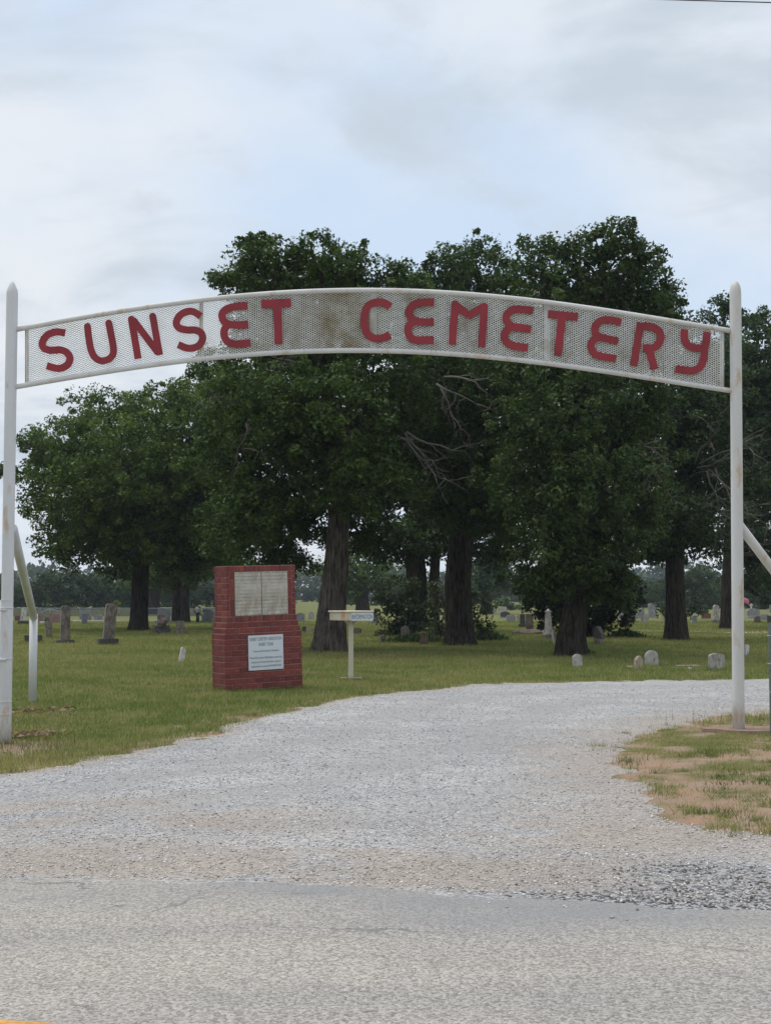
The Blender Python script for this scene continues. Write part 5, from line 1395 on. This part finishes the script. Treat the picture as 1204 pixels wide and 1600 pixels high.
shrub('evergreen_bush', 'dark low bush left of the straight oak trunk', (1038, 966), 84, [(1035, 950, 16, 13), (1045, 955, 12, 11)], 206, 0.18, (0.04, 0.062, 0.03), 34, 0.4)
shrub('shrub', 'tiny bright green bush by the far fence right of the leaning shaft', (182, 958), 100, [(181, 945, 7, 6)], 207, 0.2, (0.11, 0.16, 0.03), 34, 0.3)
shrub('shrub', 'pale green low bush in the centre gap far back', (790, 950), 130, [(785, 944, 14, 7), (800, 946, 12, 6)], 208, 0.3, (0.09, 0.13, 0.05), 34, 0.5)
def blade_clump(label, px0, px1, pyb, n, hpx, seed):
    rng = np.random.default_rng(seed); a, c_ = gpt(px0, pyb), gpt(px1, pyb); s = a[1] / F
    cx, cy = (a[0] + c_[0]) / 2, a[1]
    x = rng.normal(0, (c_[0] - a[0]) / 3.4, n); y = rng.normal(0, 0.35, n)
    h = hpx * s * rng.uniform(0.5, 1.15, n) * np.exp(-(x / ((c_[0] - a[0]) * 0.6)) ** 2)
    c = np.array([0.055, 0.085, 0.035]) * rng.uniform(0.6, 1.3, (n, 1))
    o = link('lily_clump', blades('lily_clump', x, y, 0 * x - 0.01, h, 0.035 + 0 * h, c, 0.9, None, True), None, (cx, cy, zg1(cx, cy)))
    tag(o, label, 'plant', 'strap leaved clumps under the oaks', kind='stuff')
blade_clump('strap leaved lily clump right of the ivy clad trunk', 735, 785, 1000, 420, 21, 301)
blade_clump('strap leaved lily clump right of the dark slant faced monument', 952, 1005, 996, 420, 15, 302)
blade_clump('strap leaved lily clump in front of the two dark trunks', 600, 700, 1004, 620, 17, 303)
blade_clump('few strap leaves at the leaning oak foot, right side', 908, 924, 1021, 120, 9, 304)

# longer unmown grass round the feet of trunks and stones
cx_, cy_ = [], []
for o in list(scene.objects):
    if o.parent is None and o.get('category') in ('headstone', 'oak tree', 'obelisk', 'monument', 'information box', 'stone marker') and o.location.y < 75:
        tree = o['category'] == 'oak tree'
        rr0 = 0.45 if tree else 0.24
        for k in range(46 if tree else 16):
            a = random.uniform(0, 2 * math.pi); q = rr0 * random.uniform(0.8, 1.35)
            if o['category'] == 'monument':
                u_, w_ = (random.uniform(0, 1.3), random.uniform(-0.07, -0.02)) if k % 2 else (random.uniform(-0.07, -0.02), random.uniform(0, .4))
                p = Matrix.Rotation(PHI, 3, 'Z') @ Vector((u_, w_, 0)); cx_.append(o.location.x + p.x); cy_.append(o.location.y + p.y); continue
            cx_.append(o.location.x + math.cos(a) * q); cy_.append(o.location.y + math.sin(a) * q)
tufts('grass_tufts', np.array(cx_), np.array(cy_), 16, 0.035, 0.13, 'longer unmown grass round the trunks and stones', (0.80, 0.92, 0.75))

# ================================================================== far trees
variants = []
for vi in range(5):
    rng = np.random.default_rng(500 + vi); lobes = []
    for k in range(9):
        lobes.append((Vector((rng.uniform(-2.8, 2.8), rng.uniform(-2.2, 2.2), rng.uniform(1.2, 6.8))), rng.uniform(0.9, 2.2), rng.uniform(0.9, 2.2), rng.uniform(0.7, 1.6)))
    lobes.append((Vector((0, 0, 4.0)), 2.6, 2.4, 2.4)); lobes.append((Vector((rng.uniform(-1, 1), 0, 1.2)), 3.2, 2.4, 1.3))
    V, T_, C_ = crown_arrays(lobes, 0.40, 26, 0.68, 1.0, (0.050, 0.080, 0.028) if vi % 2 else (0.040, 0.066, 0.028), rng)
    V[:, 2] = np.maximum(V[:, 2], 0.02)
    cm = mesh_np('crown', V, T_, M['leaf'], C_)
    P = Parts(); P.tube([Vector((0, 0, -.1)), Vector((.1, 0, 1.5)), Vector((0, .1, 4.5))], [.32, .25, .1], 9)
    for k in range(5): limb(P, (0.05, 0, 1.6 + k * .3), lobes[k][0], .12, .03, seg=6)
    variants.append((cm, P.mesh('trunk', M['bark'])))
def far_tree(px, d, top_py, label, i, wide=1.0):
    x = (px - 602) / F * d; h = at(px, top_py, d).z
    root = thing('far_tree', label, 'tree', (x, d, -0.05), (0, 0, i * 1.7), 'trees of the far tree line')
    k = h / 7.6; root.scale = (k * wide, k * wide, k)
    cm, tm = variants[i % 5]
    link('crown', cm, root); link('trunk', tm, root)
FAR = [(-420, 150, 905), (-330, 145, 895), (-250, 155, 900), (-170, 140, 892), (-100, 150, 905), (-40, 150, 905), (10, 150, 903), (42, 165, 906), (72, 150, 896), (112, 140, 882), (150, 150, 893), (183, 160, 902), (205, 150, 905), (262, 165, 905), (300, 155, 900), (335, 165, 905), (375, 170, 898), (410, 160, 905),
       (450, 240, 912), (480, 300, 915), (505, 260, 918), (545, 210, 905), (600, 190, 895), (640, 220, 905), (700, 230, 910),
       (735, 190, 890), (775, 240, 898), (805, 290, 902), (830, 230, 905), (870, 220, 905),
       (985, 150, 897), (1010, 160, 905), (1030, 170, 900), (1085, 140, 885), (1112, 150, 892), (1140, 160, 895), (1175, 150, 900), (1205, 140, 890), (1240, 150, 895), (1300, 150, 900), (1380, 145, 892), (1470, 155, 900), (1560, 150, 905)]
WHERE = lambda px: ('behind the left fence' if px < 440 else 'in the hazy centre gap' if px < 900 else 'behind the far right headstones')
order = {}
ORD = ['first', 'second', 'third', 'fourth', 'fifth', 'sixth', 'seventh', 'eighth', 'ninth', 'tenth', 'eleventh', 'twelfth', 'thirteenth', 'fourteenth', 'fifteenth', 'sixteenth', 'seventeenth', 'eighteenth', 'nineteenth', 'twentieth']
for i, (px, d, ty_) in enumerate(FAR):
    w_ = WHERE(px); order[w_] = order.get(w_, 0) + 1
    far_tree(px, d, ty_, f'{ORD[order[w_] - 1]} tree from the left in the row {w_}', i, 1.15)
# far wood, one mass beyond everything
rng = np.random.default_rng(900); lobes = []
for k in range(150):
    a = R(-34 + 68 * k / 149); d = rng.uniform(380, 460); hh = rng.uniform(7, 12)
    lobes.append((Vector((math.sin(a) * d, math.cos(a) * d, hh * 0.42)), rng.uniform(4, 7), 4.5, hh * 0.58))
V, T_, C_ = crown_arrays(lobes, 1.3, 12, 1.6, 1.0, (0.045, 0.07, 0.034), rng)
V[:, 2] = np.maximum(V[:, 2], 0)
tag(link('far_wood', mesh_np('far_wood', V, T_, M['leaf'], C_)), 'hazy blue green wood along the horizon', 'wood', kind='stuff')

# ================================================================== far fence on the left
m, t, b = new_mat('chain_link'); M['chain'] = m
v = objvec(t); sp_ = N(t, 'ShaderNodeSeparateXYZ'); t.links.new(v, sp_.inputs[0])
def diag(sgn):
    s_ = tmath(t, 'ADD', sp_.outputs[0], tmath(t, 'MULTIPLY', sp_.outputs[2], sgn))
    return tmath(t, 'LESS_THAN', tmath(t, 'ABSOLUTE', tmath(t, 'SUBTRACT', tmath(t, 'FRACT', tmath(t, 'MULTIPLY', s_, 9.0)), 0.5)), 0.22)
wire = tmath(t, 'MAXIMUM', diag(1.0), diag(-1.0))
b.inputs['Base Color'].default_value = (0.05, 0.065, 0.085, 1)
tr = N(t, 'ShaderNodeBsdfTransparent'); mxs = N(t, 'ShaderNodeMixShader')
t.links.new(wire, mxs.inputs[0]); t.links.new(tr.outputs[0], mxs.inputs[1]); t.links.new(b.outputs[0], mxs.inputs[2]); t.links.new(mxs.outputs[0], t.nodes['Material Output'].inputs[0])
fd = 93.0
fa, fb = at(-60, 950, fd), at(345, 950, fd); hf = at(100, 950.5, fd).z
fen = thing('chain_link_fence', 'dark chain link fence along the far left edge of the cemetery', 'fence', (fa.x, fd, 0))
L = fb.x - fa.x
link('wire_mesh', mesh_np('wire_mesh', [(0, 0, 0.02), (L, 0, 0.02), (L, 0, hf), (0, 0, hf)], [(0, 1, 2, 3)], M['chain']), fen)
P = Parts(); P.tube([Vector((0, 0, hf)), Vector((L, 0, hf))], [.03, .03], 6); link('top_rail', P.mesh('top_rail', M['fence']), fen)
k = 0.0
while k <= L:
    P = Parts(); P.tube([Vector((k, 0.0, -.1)), Vector((k, 0, hf + .06))], [.035, .035], 7); link('fence_post', P.mesh('fence_post', M['fence']), fen); k += 2.6
# white pipe corner brace of the fence
x, y = gpt(78, 960); wb = thing('tent_shaped_brace', 'white pipe corner brace shaped like a tent by the far fence', 'pipe frame', (x, y, 0))
s = y / F; zt = at(78, 951, y).z
for nm, a, c_ in (('upright', (0, 0, -.1), (0, 0, zt)), ('slanted_pipe', (0, 0, zt - .02), (-17 * s, 0.1, zt - 7 * s)), ('slanted_pipe', (0, 0, zt - .02), (17 * s, 0.1, zt - 6.5 * s)), ('end_post', (-17 * s, .1, -.1), (-17 * s, .1, zt - 6.5 * s)), ('end_post', (17 * s, .1, -.1), (17 * s, .1, zt - 1 * s))):
    P = Parts(); P.tube([Vector(a), Vector(c_)], [.045, .045], 8); link(nm, P.mesh(nm, M['white']), wb)
# overhead cable at the top right
P = Parts(); a, c_ = at(300, -30, 26), at(1900, 16, 26); pts = []
for s_ in np.linspace(0, 1, 40):
    p = a.lerp(c_, s_); p.z -= 0.10 * math.sin(math.pi * s_); pts.append(p)
P.tube(pts, [.011] * 40, 6); o = P.mesh('overhead_cable', M['wire'])
tag(link('overhead_cable', o), 'thin black overhead cable crossing the top right corner', 'cable')

# ================================================================== haze
hz = bpy.data.materials.new('thin_haze'); hz.use_nodes = True; t = hz.node_tree; t.nodes.clear()
o_ = N(t, 'ShaderNodeOutputMaterial'); pv = N(t, 'ShaderNodeVolumePrincipled')
pv.inputs['Color'].default_value = (0.78, 0.87, 1.0, 1); pv.inputs['Density'].default_value = 0.00035; pv.inputs['Anisotropy'].default_value = 0.0
t.links.new(pv.outputs[0], o_.inputs['Volume'])
USE_HAZE = True
if USE_HAZE:
    bm = bmesh.new(); add_box(bm, -520, 520, -30, 520, -1.2, 16)
    h_ = bm_obj('haze', bm, hz); tag(h_, 'thin bluish haze over the far trees', 'haze', kind='stuff')
